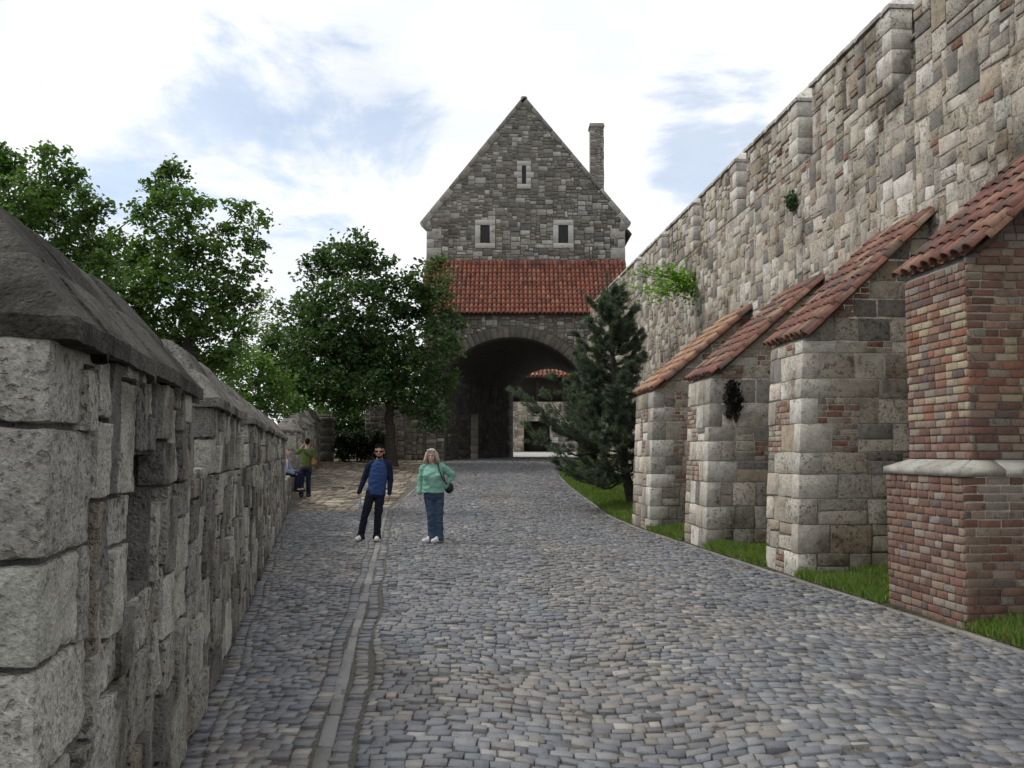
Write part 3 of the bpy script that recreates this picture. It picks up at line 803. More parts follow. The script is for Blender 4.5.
def buttress(idx):
    y0, y1, xf = BUTT[idx]; yc = (y0 + y1) / 2; W = (y1 - y0) * SR
    wallx = RX0 + RK * yc; D = wallx - xf
    brick = idx == 0
    ze = [3.50, 3.14, 2.92, 2.93][idx]; zt = [5.15, 4.93, 4.72, 4.78][idx]
    C = A(xf, yc, 0) + UR * 0
    def batter(mb):
        for k, V in enumerate(mb.v):
            s_ = np.clip(1 - (V - f0) @ Dn / D, 0, 1.1); mb.v[k] = V + (np.clip(V[:, 2:3], 0, 9) * .042 * s_[:, None]) * Dn
    root = thing('buttress', BL[idx], 'buttress', (xf + .3, yc, 0), 'tile-roofed buttresses along the fortress wall')
    f0 = A(xf, yc, 0) - UR * W / 2             # near front corner on the ground
    FR = Frame(f0, UR, UP, NR)                 # front face, corner at u=0 (near end)
    Dn = -NR                                   # into the wall
    FS = Frame(f0 + Dn * D, NR, UP, -UR)       # near side face; u=0 at the wall, u=D at the corner
    slope = (zt - ze) / (D + .12)
    zf = ze - .02                              # masonry top at the front
    m = MB(); setb = 0.0; zl = 0.0
    def core(mb, inx, iny, z0, z1, zback):
        O = f0 + Dn * inx + UR * iny
        a, b = O, O + UR * (W - 2 * iny); c, d = b + Dn * (D - inx), a + Dn * (D - inx)
        V = [p + UP * z0 for p in (a, b, c, d)] + [a + UP * z1, b + UP * z1, c + UP * zback, d + UP * zback]
        mb.add(V, [(3, 2, 1, 0), (0, 1, 5, 4), (1, 2, 6, 5), (2, 3, 7, 6), (3, 0, 4, 7), (4, 5, 6, 7)], (.31, .285, .245) if not brick else (.27, .245, .215))
    if not brick:
        core(m, .002, .002, -.2, zf, zf + (D) * slope)
        qs = quoins(m, FR, FS, zf, (.24, .42), .26, .46, [((.43, .40, .35), 3), ((.49, .465, .415), 2), ((.32, .298, .262), 2)], rb)
        for z0, z1, a_, b_ in qs:
            course_fill(m, FR, z0, z1, a_, W, PAL_R, rb, pbrick=.13); course_fill(m, FS, z0, z1, 0, D - b_, PAL_RS, rb, clips=[(slope, 1, zf + D * slope)], pbrick=.17)
        z0 = zf
        while z0 < zf + D * slope - .08:
            z1 = z0 + rb.uniform(.2, .32); course_fill(m, FS, z0, z1, 0, max(.1, D - (z0 - zf) / slope), PAL_RS, rb, clips=[(slope, 1, zf + D * slope)]); z0 = z1
        batter(m); mo = part('masonry', m, M_RSTONE, root)
    else:
        zl = 1.42; setb = .18
        core(m, .012, .012, -.2, zl, zl)
        def bricks(mb, fr_, W_, H_, corner_right, ok=lambda u, v: True, off=0):
            n = int(round(H_ / .078)); ch = H_ / n; L = .225
            for r in range(n):
                x = -rb.uniform(.02, .05) - (.125 if (r + off) % 2 else 0); v0, v1 = r * ch, (r + 1) * ch
                while x < W_:
                    w = L if rb.random() < .72 else .13
                    a, b = max(x, 0), min(x + w, W_)
                    if corner_right and W_ - b < .05: b = W_
                    if not corner_right and a < .05: a = 0
                    if b - a > .03 and ok((a + b) / 2, (v0 + v1) / 2):
                        lowz = (v0 + fr_.O[2])
                        pal = PAL_BL if (1.9 < lowz < 3.1 and rb.random() < .55) else PAL_B
                        stone(mb, fr_, [(a, v0), (b, v0), (b, v1), (a, v1)], rb.uniform(.001, .007), .0075, .003, pick(pal, rb), rb, jit=.004, tilt=.02)
                    x = b if b > x else x + w
        bricks(m, FR, W, zl, False); bricks(m, FS, D, zl, True, off=1)
        mo = part('plinth', m, M_BRICK, root)
        m = MB()
        O = f0 + Dn * setb + UR * setb
        core(m, setb + .012, setb + .012, zl + .05, zf, zf + (D - setb) * slope)
        F2 = Frame(O + UP * (zl + .08), UR, UP, NR); F3 = Frame(O + Dn * (D - setb) + UP * (zl + .08), NR, UP, -UR)
        bricks(m, F2, W - 2 * setb, zf - zl - .08, False)
        bricks(m, F3, D - setb, zf + (D - setb) * slope - zl - .08, True, lambda u, v: v < zf - zl - .08 + (D - setb - u) * slope - .02, 1)
        part('brickwork', m, M_BRICK, root)
        # sloping stone ledge, mitred at the corner
        m = MB(); x = -.03
        def ledge(fr_, a, b, c0, c1):
            """a..b outer edge, mitre c0/c1 amounts at the inner top edge"""
            o_, i_ = .022, -(setb - .004)
            V = [fr_.p(a, zl, o_), fr_.p(b, zl, o_), fr_.p(b, zl + .07, o_), fr_.p(a, zl + .07, o_), fr_.p(a + c0, zl + .155, i_), fr_.p(b - c1, zl + .155, i_), fr_.p(a + c0, zl, i_), fr_.p(b - c1, zl, i_)]
            m.add(V, [(0, 1, 2, 3), (3, 2, 5, 4), (1, 0, 6, 7), (0, 3, 4, 6), (2, 1, 7, 5)], vary((.34, .325, .29), rb, .12))
        n = 4; e = np.linspace(-.022, W + .022, n + 1)
        for k in range(n): ledge(FR, e[k] + (.004 if k else 0), e[k + 1] - (.004 if k < n - 1 else 0), setb + .03 if k == 0 else 0, setb + .03 if k == n - 1 else 0)
        n = 4; e = np.linspace(0, D + .022, n + 1)
        for k in range(n): ledge(FS, e[k] + .004, e[k + 1] - (.004 if k < n - 1 else 0), 0, setb + .03 if k == n - 1 else 0)
        part('ledge', m, M_CUT, root)
    # tiled roof
    m = MB(); ov = .12; fov = -.13 if not brick else -.06; BT = .05
    Wr = W - 2 * setb + 2 * ov; near = f0 + UR * (setb - ov)
    top = near + Dn * (D + .01) + UP * (zf + (D - setb) * slope + .06)
    bt = 0 if brick else .128; s2 = (D - setb) * slope / (D - setb - bt); fov = -.05 if brick else -.04
    low = near + Dn * (bt + setb - fov) + UP * (zf - fov * s2 + .045)
    dn = nz(low - top); Ls = np.linalg.norm(low - top); nrm = nz(np.cross(UR, -dn)); nrm = nrm if nrm[2] > 0 else -nrm
    ft = Frame(top, dn, UR, nrm)
    tile_roof(m, ft, Wr, Ls, PAL_T1 if idx == 3 else PAL_T, rb, .2, .3)
    box(m, ft, (0, .02, -.05), (Ls - .05, Wr - .02, -.012), (.16, .11, .08))
    ro = part('roof', m, M_TILE, root, label='sand-coloured tiles' if idx == 3 else None)
    m2 = MB()
    for k in range(int(Ls / .3)):
        tile(m2, ft.p(k * .3, -.02, -.01), nz(dn + nrm * .04), UR, nrm, .37, .085, .1, pick(PAL_T, rb))
    part('verge_tiles', m2, M_TILE, ro)
    return root, FS, D
for i in range(4): bt = buttress(i)

# ------------------------------------------------------------------ gatehouse
rg = random.Random(33)
gate = thing('gatehouse', 'tall stone gatehouse with pointed gable, red tiled pent roof and dark archway over the road', 'gatehouse', (0, 47, 1.25))
X_ = A(1, 0, 0); Y_ = A(0, 1, 0)
YG, YA = 48.0, 45.7
# gable wall
apex, kl, kr = at(524, 96, YG), at(420, 223, YG), at(631, 223, YG)
xl, xr = -4.15, 5.5; zk = (kl[2] + kr[2]) / 2; zb = 7.9
sl_l = (apex[2] - zk) / (apex[0] - kl[0]); sl_r = (apex[2] - zk) / (kr[0] - apex[0])
fg = Frame((xl, YG, zb), X_, UP, -Y_)
def gline(x): return zk + (x - kl[0]) * sl_l if x < apex[0] else zk + (kr[0] - x) * sl_r
m = MB()
prof = [(xl, zb), (xr, zb), (xr, gline(xr) - .1), (apex[0], apex[2] - .1), (xl, gline(xl) - .1)]
V = [(x, YG + .012, z) for x, z in prof] + [(x, YG + .7, z) for x, z in prof]
m.add(V, [(0, 1, 2, 3, 4), (9, 8, 7, 6, 5), (0, 5, 6, 1), (1, 6, 7, 2), (2, 7, 8, 3), (3, 8, 9, 4), (4, 9, 5, 0)], (.13, .12, .105))
wins = [(at(475, 220, YG)[0], at(495, 248, YG)[0], at(475, 248.5, YG)[2], at(475, 220, YG)[2]), (at(553, 220, YG)[0], at(573.5, 248, YG)[0], at(553, 248.5, YG)[2], at(553, 220, YG)[2])]
slit = (at(517, 160, YG)[0], at(531, 190, YG)[0], at(524, 189, YG)[2], at(524, 161, YG)[2])
holes = [(a - xl, b - xl, c - zb, d - zb) for a, b, c, d in wins + [slit]]
qz = []; z = 0; k = 0
while z < zk - zb - .75:
    h = rg.uniform(.38, .6); qz.append((z, z + h, .35 if k % 2 else .7)); z += h; k += 1
Wg = xr - xl
def gok(u, v):
    x = u + xl; zz = v + zb
    if zz > gline(x) - .25: return False
    if any(a < u < b and c < v < d for a, b, c, d in holes): return False
    return not any(a <= v < b and (u < l or u > Wg - l) for a, b, l in qz)
fill(m, fg, Wg, apex[2] - zb, .08, S_G, PAL_G, rg, ok=gok, gap=.012, bev=.015, prot=(.005, .035), jit=.015, tilt=.05)
for a, b, l in qz:
    for s in (0, 1):
        lo, hi = (0, l) if s == 0 else (Wg - l, Wg)
        cblock(m, fg, (lo - (.02 if s == 0 else -.006), a + .008, -.5), (hi + (.02 if s else -.006), b - .008, .035), .015, vary((.34, .32, .285), rg, .12), rg, .006)
part('gable_wall', m, M_GSTONE, gate)
# gable copings of cut stone
m = MB()
for side in (0, 1):
    e = kl if side == 0 else kr; P0 = A(e[0], YG, zk); P1 = A(apex[0], YG, apex[2]); d = P1 - P0; L = np.linalg.norm(d); d = d / L
    n_ = A(-d[2], 0, d[0]); n_ = n_ if n_[2] > 0 else -n_
    fcop = Frame(P0, d, n_, -Y_); n = 11; es = np.linspace(0, L, n + 1)
    for k in range(n):
        if side == 1 and k == n - 1: es[k + 1] = L - .06
        wd = rg.choice([.16, .34, .22]) if k > 1 else .3
        cblock(m, fcop, (es[k] + .005, -wd + .02, -.72), (es[k + 1] - .005, .02, .05), .02, vary((.22, .205, .18) if k > 2 else (.31, .29, .26), rg, .14))
    # kneeler
    fk = Frame(P0, X_ * (1 if side == 0 else -1), UP, -Y_)
    V = [(.0, -.03), (.42, .42 * sl_l - .1), (.62, -.4), (.4, -.42)]
    pts = [fk.p(u, v, .045) for u, v in V] + [fk.p(u, v, -.6) for u, v in V]
    m.add(pts, [(0, 1, 2, 3), (7, 6, 5, 4), (0, 4, 5, 1), (1, 5, 6, 2), (2, 6, 7, 3), (3, 7, 4, 0)], (.34, .32, .285))
cblock(m, Frame((apex[0] - .16, YG, apex[2] - .3), X_, UP, -Y_), (0, 0, -.70), (.32, .3, .045), .06, (.22, .21, .19))
part('gable_coping', m, M_GSTONE, gate)
def window(a, b, c, d, fw, label=None, quo=False):
    f = MB(); fw_ = Frame((a, YG, c), X_, UP, -Y_); W, H = b - a, d - c
    col = (.43, .41, .375)
    cblock(f, fw_, (0, 0, -.5), (W, fw, .06), .015, vary(col, rg, .06)); cblock(f, fw_, (0, H - fw, -.5), (W, H, .05), .015, vary(col, rg, .06))
    for k in range(3 if quo else 1):
        z0, z1 = fw + (H - 2 * fw) * k / (3 if quo else 1), fw + (H - 2 * fw) * (k + 1) / (3 if quo else 1)
        e = .14 if (quo and k % 2) else 0
        cblock(f, fw_, (-e, z0 + .003, -.5), (fw, z1 - .003, .05), .012, vary(col, rg, .06)); cblock(f, fw_, (W - fw, z0 + .003, -.5), (W + e, z1 - .003, .05), .012, vary(col, rg, .06))
    wo = part('window', f, M_CUT, gate)
    p = MB(); box(p, fw_, (fw, fw, .014 - .1), (W - fw, H - fw, .014), (.02, .02, .02)); 
    p = MB(); V = [fw_.p(fw, fw, -.012 + .02), fw_.p(W - fw, fw, .008), fw_.p(W - fw, H - fw, .008), fw_.p(fw, H - fw, .008)]
    p.add(V, [(0, 1, 2, 3)], (.02, .02, .02))
    part('pane', p, M_GLASS, wo)
    if not quo:
        s = MB(); t = .045
        for lo, hi in (((fw, fw, .01), (fw + t, H - fw, .03)), ((W - fw - t, fw, .01), (W - fw, H - fw, .03)), ((fw + t, fw, .01), (W - fw - t, fw + t, .03)), ((fw + t, H - fw - t, .01), (W - fw - t, H - fw, .03))): box(s, fw_, lo, hi)
        part('sash', s, M_DARK, wo)
for w in wins: window(*w, .26)
window(*slit, .24, quo=True)
# main roof behind the gable
m = MB()
for side in (0, 1):
    e = kl if side == 0 else kr; s = 1 if side == 0 else -1
    ev = A(e[0] - s * (.12 if side else -.22), YG + .7, zk - (.42 if side else .0)); rp = A(apex[0], YG + .7, apex[2] - .12); d = ev - rp; L = np.linalg.norm(d)
    fr_ = Frame(rp, d, Y_, A(0, 0, 1)); nn = nz(np.cross(d, Y_)); nn = nn if nn[2] > 0 else -nn; fr_.N = nn
    box(m, fr_, (0, 0, -.18), (L, 11.3, 0), (.14, .08, .06))
    for r in range(28): box(m, fr_, (r * L / 28, 0, .001), ((r + 1) * L / 28 - .02, 11.3, .02 + .012 * (r % 2)), pick(PAL_T, rg))
part('roof', m, M_TILE, gate)
# body behind
m = MB(); FX = Frame((0, 0, 0), X_, Y_, UP)
G_ = (.15, .135, .115)
box(m, FX, (xl, YG + .7, 7.9), (xl + .6, 60, zk + .05), G_); box(m, FX, (xr - .6, YG + .7, 7.9), (xr, 60, zk + .05), G_)
box(m, FX, (xl + .6, 59.4, 7.9), (xr - .6, 60, zk + .05), G_); box(m, FX, (xl + .002, YG + .7, 7.6), (xr - .002, 60, 7.898), G_)
V = [(xl, 59.4, zk), (xr, 59.4, zk), (apex[0], 59.4, apex[2] - .4)]; V += [(x, 60, z) for x, _, z in V]
m.add(V, [(0, 1, 2), (5, 4, 3), (0, 3, 4, 1), (1, 4, 5, 2), (2, 5, 3, 0)], G_)
# outer left side with the opening of the side passage, outer right side, rear
box(m, FX, (xl - .0, YA + 1.0, .6), (xl + .5, 49.2, 7.59), G_); box(m, FX, (xl, 53.6, .6), (xl + .5, 60, 7.59), G_); box(m, FX, (xl, 49.2, 4.2), (xl + .5, 53.6, 7.59), G_)
box(m, FX, (xr - .5, YG, .6), (xr, 60, 7.59), G_)
part('side_walls', m, M_GSTONE, gate)
# chimney
m = MB(); cx0 = at(590.5, 200, 52)[0]; cx1 = at(604, 200, 52)[0]; ct = at(597, 123, 52)[2]
fcm = Frame((cx0, 52, 12.5), X_, UP, -Y_); Hc = ct - 12.5
box(m, fcm, (.012, 0, -.75), (cx1 - cx0 - .012, Hc - .2, -.012), (.2, .18, .16))
fill(m, fcm, cx1 - cx0, Hc - .2, .06, [(.3, .16, 3), (.2, .14, 3)], [((.27, .25, .225), 3), ((.21, .195, .175), 2), ((.33, .31, .28), 2)], rg)
fill(m, Frame(fcm.p(cx1 - cx0, 0, 0), Y_, UP, X_), .75, Hc - .2, .06, [(.3, .16, 3), (.2, .14, 3)], [((.27, .25, .225), 3), ((.21, .195, .175), 2)], rg)
cblock(m, fcm, (-.05, Hc - .22, -.8), (cx1 - cx0 + .05, Hc - .08, .05), .02, (.29, .26, .23)); cblock(m, fcm, (-.02, Hc - .078, -.77), (cx1 - cx0 + .02, Hc, .02), .02, (.22, .19, .17))
part('chimney', m, M_GSTONE, gate)
# pent roof
m = MB(); ptop = A(xl + .0, YG - .02, at(524, 261, YG)[2]); plow = A(xl, YA - .35, at(524, 313, YA - .35)[2])
dn = nz(plow - ptop); Ls = np.linalg.norm(plow - ptop); nn = nz(np.cross(X_, dn)); nn = nn if nn[2] > 0 else -nn
fp = Frame(ptop, dn, X_, nn)
PAL_RED = [((.215, .075, .045), 5), ((.185, .064, .042), 3), ((.24, .105, .066), 2), ((.13, .055, .043), 1.4)]
tile_roof(m, fp, xr - xl - .05, Ls, PAL_RED, rg, .21, .34, 4, .006)
box(m, fp, (0, .0, -.12), (Ls - .06, xr - xl - .05, -.01), (.1, .05, .04))
V = [fp.p(0, .02, -.12), fp.p(Ls - .06, .02, -.12), A(xl + .02, YG, plow[2] - .1)]; V += [v + X_ * (xr - xl - .1) for v in V]
m.add(V, [(0, 1, 2), (5, 4, 3), (1, 4, 5, 2)], (.1, .09, .08))
part('pent_roof', m, M_TILE, gate)
# arch wall
HW, ZSP, ZCR, ZB = 3.1, 5.37, 6.93, .9; ztop = plow[2] + .12
Rr = (HW ** 2 + (ZCR - ZSP) ** 2) / (2 * (ZCR - ZSP)); zc = ZCR - Rr
ax0, ax1 = -3.95, 3.75
am = math.asin(HW / Rr); arc = [(Rr * math.sin(t), zc + Rr * math.cos(t)) for t in np.linspace(-am, am, 33)]
m = MB()
for y, flip in ((YA + .012, False), (YA + .95, True)):
    for (xa, za), (xb, zb_) in zip(arc[:-1], arc[1:]):
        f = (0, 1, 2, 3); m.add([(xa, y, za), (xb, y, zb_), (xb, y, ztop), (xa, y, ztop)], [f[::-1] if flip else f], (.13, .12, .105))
    for xa, xb in ((ax0, -HW), (HW, ax1)): m.add([(xa, y, ZB), (xb, y, ZB), (xb, y, ztop), (xa, y, ztop)], [(3, 2, 1, 0) if flip else (0, 1, 2, 3)], (.13, .12, .105))
for (xa, za), (xb, zb_) in zip([(-HW, ZB)] + arc, arc + [(HW, ZB)]):
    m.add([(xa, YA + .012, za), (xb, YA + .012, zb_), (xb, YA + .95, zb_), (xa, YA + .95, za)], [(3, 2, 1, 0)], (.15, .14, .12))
for xa in (ax0, ax1): m.add([(xa, YA, ZB), (xa, YA + .95, ZB), (xa, YA + .95, ztop), (xa, YA, ztop)], [(0, 1, 2, 3)], (.13, .12, .105))
fa = Frame((ax0, YA, ZB), X_, UP, -Y_); VR = .55
def aok(u, v):
    x, z = u + ax0, v + ZB
    if z < ZSP - .1: return abs(x) > HW + .02
    return math.hypot(x, z - zc) > Rr + VR or (z < zc)
fill(m, fa, ax1 - ax0, ztop - ZB - .06, .07, S_G, PAL_G, rg, ok=aok, gap=.012, bev=.015, jit=.015, tilt=.04)
ts = np.linspace(-am, am, 28)
for a, b in zip(ts[:-1], ts[1:]):
    ro = Rr + VR * rg.uniform(.85, 1.05)
    P = [(Rr * math.sin(b) - ax0, zc + Rr * math.cos(b) - ZB), (ro * math.sin(b) - ax0, zc + ro * math.cos(b) - ZB), (ro * math.sin(a) - ax0, zc + ro * math.cos(a) - ZB), (Rr * math.sin(a) - ax0, zc + Rr * math.cos(a) - ZB)]
    stone(m, fa, P, .03, .008, .015, vary((.145, .132, .115), rg, .2), rg, jit=.012)
part('arch_wall', m, M_GSTONE, gate)
# passage: side walls, vault, rear arch
m = MB(); yP0, yP1 = YA + .952, 56.0
pl0, pl1 = A(-HW, yP0, 0), A(.02, yP1, 0); Up = nz(pl1 - pl0); Np = A(Up[1], -Up[0], 0); Lp = np.linalg.norm(pl1 - pl0)
fpw = Frame(pl0 + UP * ZB, Up, UP, Np); du0, du1, dh = 3.3, 4.3, 2.75; Hp = ZSP - ZB
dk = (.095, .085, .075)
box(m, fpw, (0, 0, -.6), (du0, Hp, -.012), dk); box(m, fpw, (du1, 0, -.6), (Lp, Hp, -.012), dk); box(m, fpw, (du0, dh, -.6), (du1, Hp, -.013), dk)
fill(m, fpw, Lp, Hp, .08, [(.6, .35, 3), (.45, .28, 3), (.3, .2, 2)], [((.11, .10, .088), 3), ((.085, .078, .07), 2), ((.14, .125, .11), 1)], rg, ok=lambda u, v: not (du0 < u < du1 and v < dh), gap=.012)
for z in np.arange(.3, dh, .4): cblock(m, fpw, (du1 - .02, z, -.62), (du1 + .05, z + .39, .02), .015, vary((.24, .225, .2), rg))
for z in np.arange(0, 4.0, .45): cblock(m, fpw, (Lp - .85 + .2 * (int(z / .45) % 2), z, -.3), (Lp - .005, z + .44, .05), .02, vary((.40, .38, .34), rg))  # courtyard light on the wall's far end, put into these pale added blocks
pr0, pr1 = A(HW, yP0, 0), A(4.3, yP1, 0); Uq = nz(pr1 - pr0); fq = Frame(pr0 + UP * ZB, Uq, UP, A(-Uq[1], Uq[0], 0)); Lq = np.linalg.norm(pr1 - pr0)
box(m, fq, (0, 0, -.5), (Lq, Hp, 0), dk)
HW2, ZS2, ZC2, XC2 = 2.14, 4.95, 6.4, 2.16; R2 = (HW2 ** 2 + (ZC2 - ZS2) ** 2) / (2 * (ZC2 - ZS2)); a2 = math.asin(HW2 / R2)
arc2 = [(XC2 + R2 * math.sin(t), ZC2 - R2 + R2 * math.cos(t)) for t in np.linspace(-a2, a2, 33)]
arcA = list(arc); rows = []
for k in range(9):
    t = k / 8; rows.append([(a[0] * (1 - t) + b[0] * t, yP0 + (yP1 - yP0) * t, (a[1] * (1 - t) + b[1] * t)) for a, b in zip(arcA, arc2)])
rows.append([(a[0], yP1 + .9, a[1]) for a in arc2])
V = [p for r in rows for p in r]
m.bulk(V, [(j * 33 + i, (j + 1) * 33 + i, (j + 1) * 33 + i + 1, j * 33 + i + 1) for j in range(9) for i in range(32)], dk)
# rear wall round the rear arch
yr = yP1 + .9
for y in (yr, yP1 + .03):
    for (xa, za), (xb, zb_) in zip(arc2[:-1], arc2[1:]): m.add([(xa, y, za), (xb, y, zb_), (xb, y, 7.6), (xa, y, 7.6)], [(0, 1, 2, 3)], dk)
    for xa, xb in ((xl, XC2 - HW2), (XC2 + HW2, xr)): m.add([(xa, y, ZB), (xb, y, ZB), (xb, y, 7.6), (xa, y, 7.6)], [(0, 1, 2, 3)], dk)
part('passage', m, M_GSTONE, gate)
m = MB(); fj = Frame((XC2 - HW2, yP1, ZB), Y_, UP, X_); z = 0
while z < ZS2 - ZB: h = min(rg.uniform(.3, .5), ZS2 - ZB - z); cblock(m, fj, (-.02, z + .004, -.4), (.93, z + h - .004, .05), .02, vary((.38, .36, .32), rg)); z += h
part('rear_jamb', m, M_CUT, gate)

# courtyard range beyond the archway
cy = thing('courtyard_building', 'low stone range with red roof and timber gallery seen through the archway', 'building', (4, 74, 1.5))
m = MB(); fcy = Frame((-6, 74, 1.3), X_, UP, -Y_)
ox0, ox1 = at(524, 430, 74)[0] + 6, at(550, 430, 74)[0] + 6; H1 = at(540, 402, 74)[2] - 1.3; zo = at(530, 421, 74)[2] - 1.3
box(m, fcy, (0, -.5, -1), (ox0, H1, -.012), (.3, .27, .23)); box(m, fcy, (ox1, -.5, -1), (16, H1, -.012), (.3, .27, .23)); box(m, fcy, (ox0, zo, -1), (ox1, H1, -.013), (.3, .27, .23))
fill(m, fcy, 16, H1, .08, [(.5, .3, 3), (.35, .22, 3)], PAL_R, rg, ok=lambda u, v: not (ox0 < u < ox1 and v < zo))
part('stone_wall', m, M_RSTONE, cy)
m = MB(); box(m, fcy, (0, H1 + .003, -1), (16, H1 + 3.0, -.6), (.04, .03, .025)); box(m, fcy, (ox0, 0, -1.0), (ox1, zo, -.9), (.05, .045, .04))
for k in range(9): box(m, fcy, (k * 1.95, H1 + .003, -.16), (k * 1.95 + .18, H1 + 2.6, -.02), (.05, .04, .03))
part('timber_gallery', m, M_DARK, cy)
m = MB(); et = at(540, 376, 73.3); rt = A(0, 77, et[2] + 3.2); lowp = A(-6.2, 73.3, et[2]); topp = A(-6.2, 77.5, et[2] + 2.6)
d = nz(lowp - topp); n_ = nz(np.cross(X_, d)); n_ = n_ if n_[2] > 0 else -n_
frr = Frame(topp, d, X_, n_); Lr = np.linalg.norm(lowp - topp)
tile_roof(m, frr, 16.4, Lr, [((.32, .13, .085), 3), ((.27, .10, .07), 2), ((.36, .18, .12), 2)], rg, .3, .5, 4, .006); box(m, frr, (0, 0, -.15), (Lr - .06, 16.4, -.01), (.1, .06, .05))
part('roof', m, M_TILE, cy)
# courtyard paving
mb = MB(); mb.add([(-10, 57.2, float(hz(57.2)) - .03), (12, 57.2, float(hz(57.2)) - .03), (14, 76, 1.70), (-14, 76, 1.70)], [(0, 1, 2, 3)], (.46, .44, .40))
single('courtyard_paving', mb, M_BED, (0, 0, 0), kind='structure')

# garden wall left of the gate, pier, hedge
m = MB(); fw = Frame((-6.75, 45.75, .9), X_, UP, -Y_)
box(m, fw, (0, -.3, -.6), (2.78, 2.9, -.012), (.14, .13, .115)); fill(m, fw, 2.78, 2.9, .07, [(.5, .3, 3), (.36, .26, 3), (.3, .2, 3)], [((.27, .245, .205), 3), ((.22, .19, .16), 3), ((.33, .3, .26), 1)], rg, gap=.012)
gw = thing('garden_wall', 'garden wall of squared tan stone beside the left jamb of the archway', 'wall', (-5.4, 45.9, 1.2))
part('masonry', m, M_RSTONE, gw)
m = MB()
for k in range(4): cblock(m, fw, (k * .695 + .004, 2.905, -.66), ((k + 1) * .695 - .004, 3.02, .06), .02, vary((.3, .28, .24), rg))
part('coping', m, M_RSTONE, gw)
gp = thing('gate_pier', 'square grey stone pier at the end of the farther parapet', 'pier', (-8.5, 44.9, 1.2))
m = MB(); fpi = Frame((-8.95, 44.6, .9), X_, UP, -Y_); z = 0
while z < 2.0: h = rg.uniform(.3, .45); cblock(m, fpi, (0, z + .005, -.85), (.85, z + h - .005, 0), .02, vary((.2, .185, .165), rg)); z += h
box(m, fpi, (.03, 0, -.82), (.82, 2.0, -.03), (.17, .16, .145)); part('shaft', m, M_LSTONE, gp)
m = MB(); cblock(m, fpi, (-.06, z + .002, -.92), (.91, z + .16, .06), .03, (.24, .225, .2)); cblock(m, fpi, (.1, z + .162, -.75), (.75, z + .28, -.1), .04, (.24, .225, .2))
part('cap', m, M_LSTONE, gp)

# ------------------------------------------------------------------ vegetation
def tube(mb, pts, rads, seg=7, col=(.05, .042, .035)):
    pts = np.asarray(pts, float); n = len(pts); V = []
    for i in range(n):
        t = pts[min(i + 1, n - 1)] - pts[max(i - 1, 0)]; t = t / (np.linalg.norm(t) + 1e-9)
        a = np.cross(t, A(.3, .9, .2)); a = a / (np.linalg.norm(a) + 1e-9); b = np.cross(t, a)
        for k in range(seg):
            th = 2 * math.pi * k / seg; V.append(pts[i] + rads[i] * (a * math.cos(th) + b * math.sin(th)))
    mb.bulk(V, [(i * seg + k, i * seg + (k + 1) % seg, (i + 1) * seg + (k + 1) % seg, (i + 1) * seg + k) for i in range(n - 1) for k in range(seg)], col)
def limb(mb, p, q, r0, r1, rng, sag=.15, n=6, seg=6):
    p, q = np.asarray(p, float), np.asarray(q, float); L = np.linalg.norm(q - p); pts = []
    o = A(rng.uniform(-1, 1), rng.uniform(-1, 1), rng.uniform(-.2, .8)) * L * sag
    for k in range(n + 1):
        t = k / n; pts.append(p + (q - p) * t + o * math.sin(math.pi * t) + (A(*(rng.uniform(-1, 1) for _ in range(3))) * L * .02 if 0 < k < n else 0))
    tube(mb, pts, [r0 + (r1 - r0) * (k / n) ** .8 for k in range(n + 1)], seg); return pts
def leaves(mb, C, size, col, g, spread=.25, colvar=.3, up=.6, aspect=.72):
    """C: (n,3) leaf positions"""
    n = len(C); nr = g.normal(0, 1, (n, 3)); nr[:, 2] = np.abs(nr[:, 2]) + up; nr /= np.linalg.norm(nr, axis=1, keepdims=True)
    t = g.normal(0, 1, (n, 3)); t -= (t * nr).sum(1, keepdims=True) * nr; t /= np.linalg.norm(t, axis=1, keepdims=True)
    b = np.cross(nr, t); s = size * g.uniform(.6, 1.3, (n, 1)); fold = nr * s * .12
    tip_d = A(0, 0, -1) * s * .12
    V = np.stack([C - t * s * .5, C - t * s * .1 + b * s * aspect * .5 + fold, C + t * s * .25 + b * s * aspect * .38 + fold, C + t * s * .55 + tip_d, C + t * s * .25 - b * s * aspect * .38 + fold, C - t * s * .1 - b * s * aspect * .5 + fold], 1).reshape(-1, 3)
    k = np.arange(n)[:, None] * 6
    cc = np.asarray(col) * (1 + g.uniform(-colvar, colvar, (n, 1))) * (1 + g.normal(0, .06, (n, 3)))
    fs = np.concatenate([k + A(0, 1, 2, 3).astype(int), k + A(0, 3, 4, 5).astype(int)])
    mb.bulk(V, fs, np.clip(np.concatenate([cc, cc]), .004, 1))
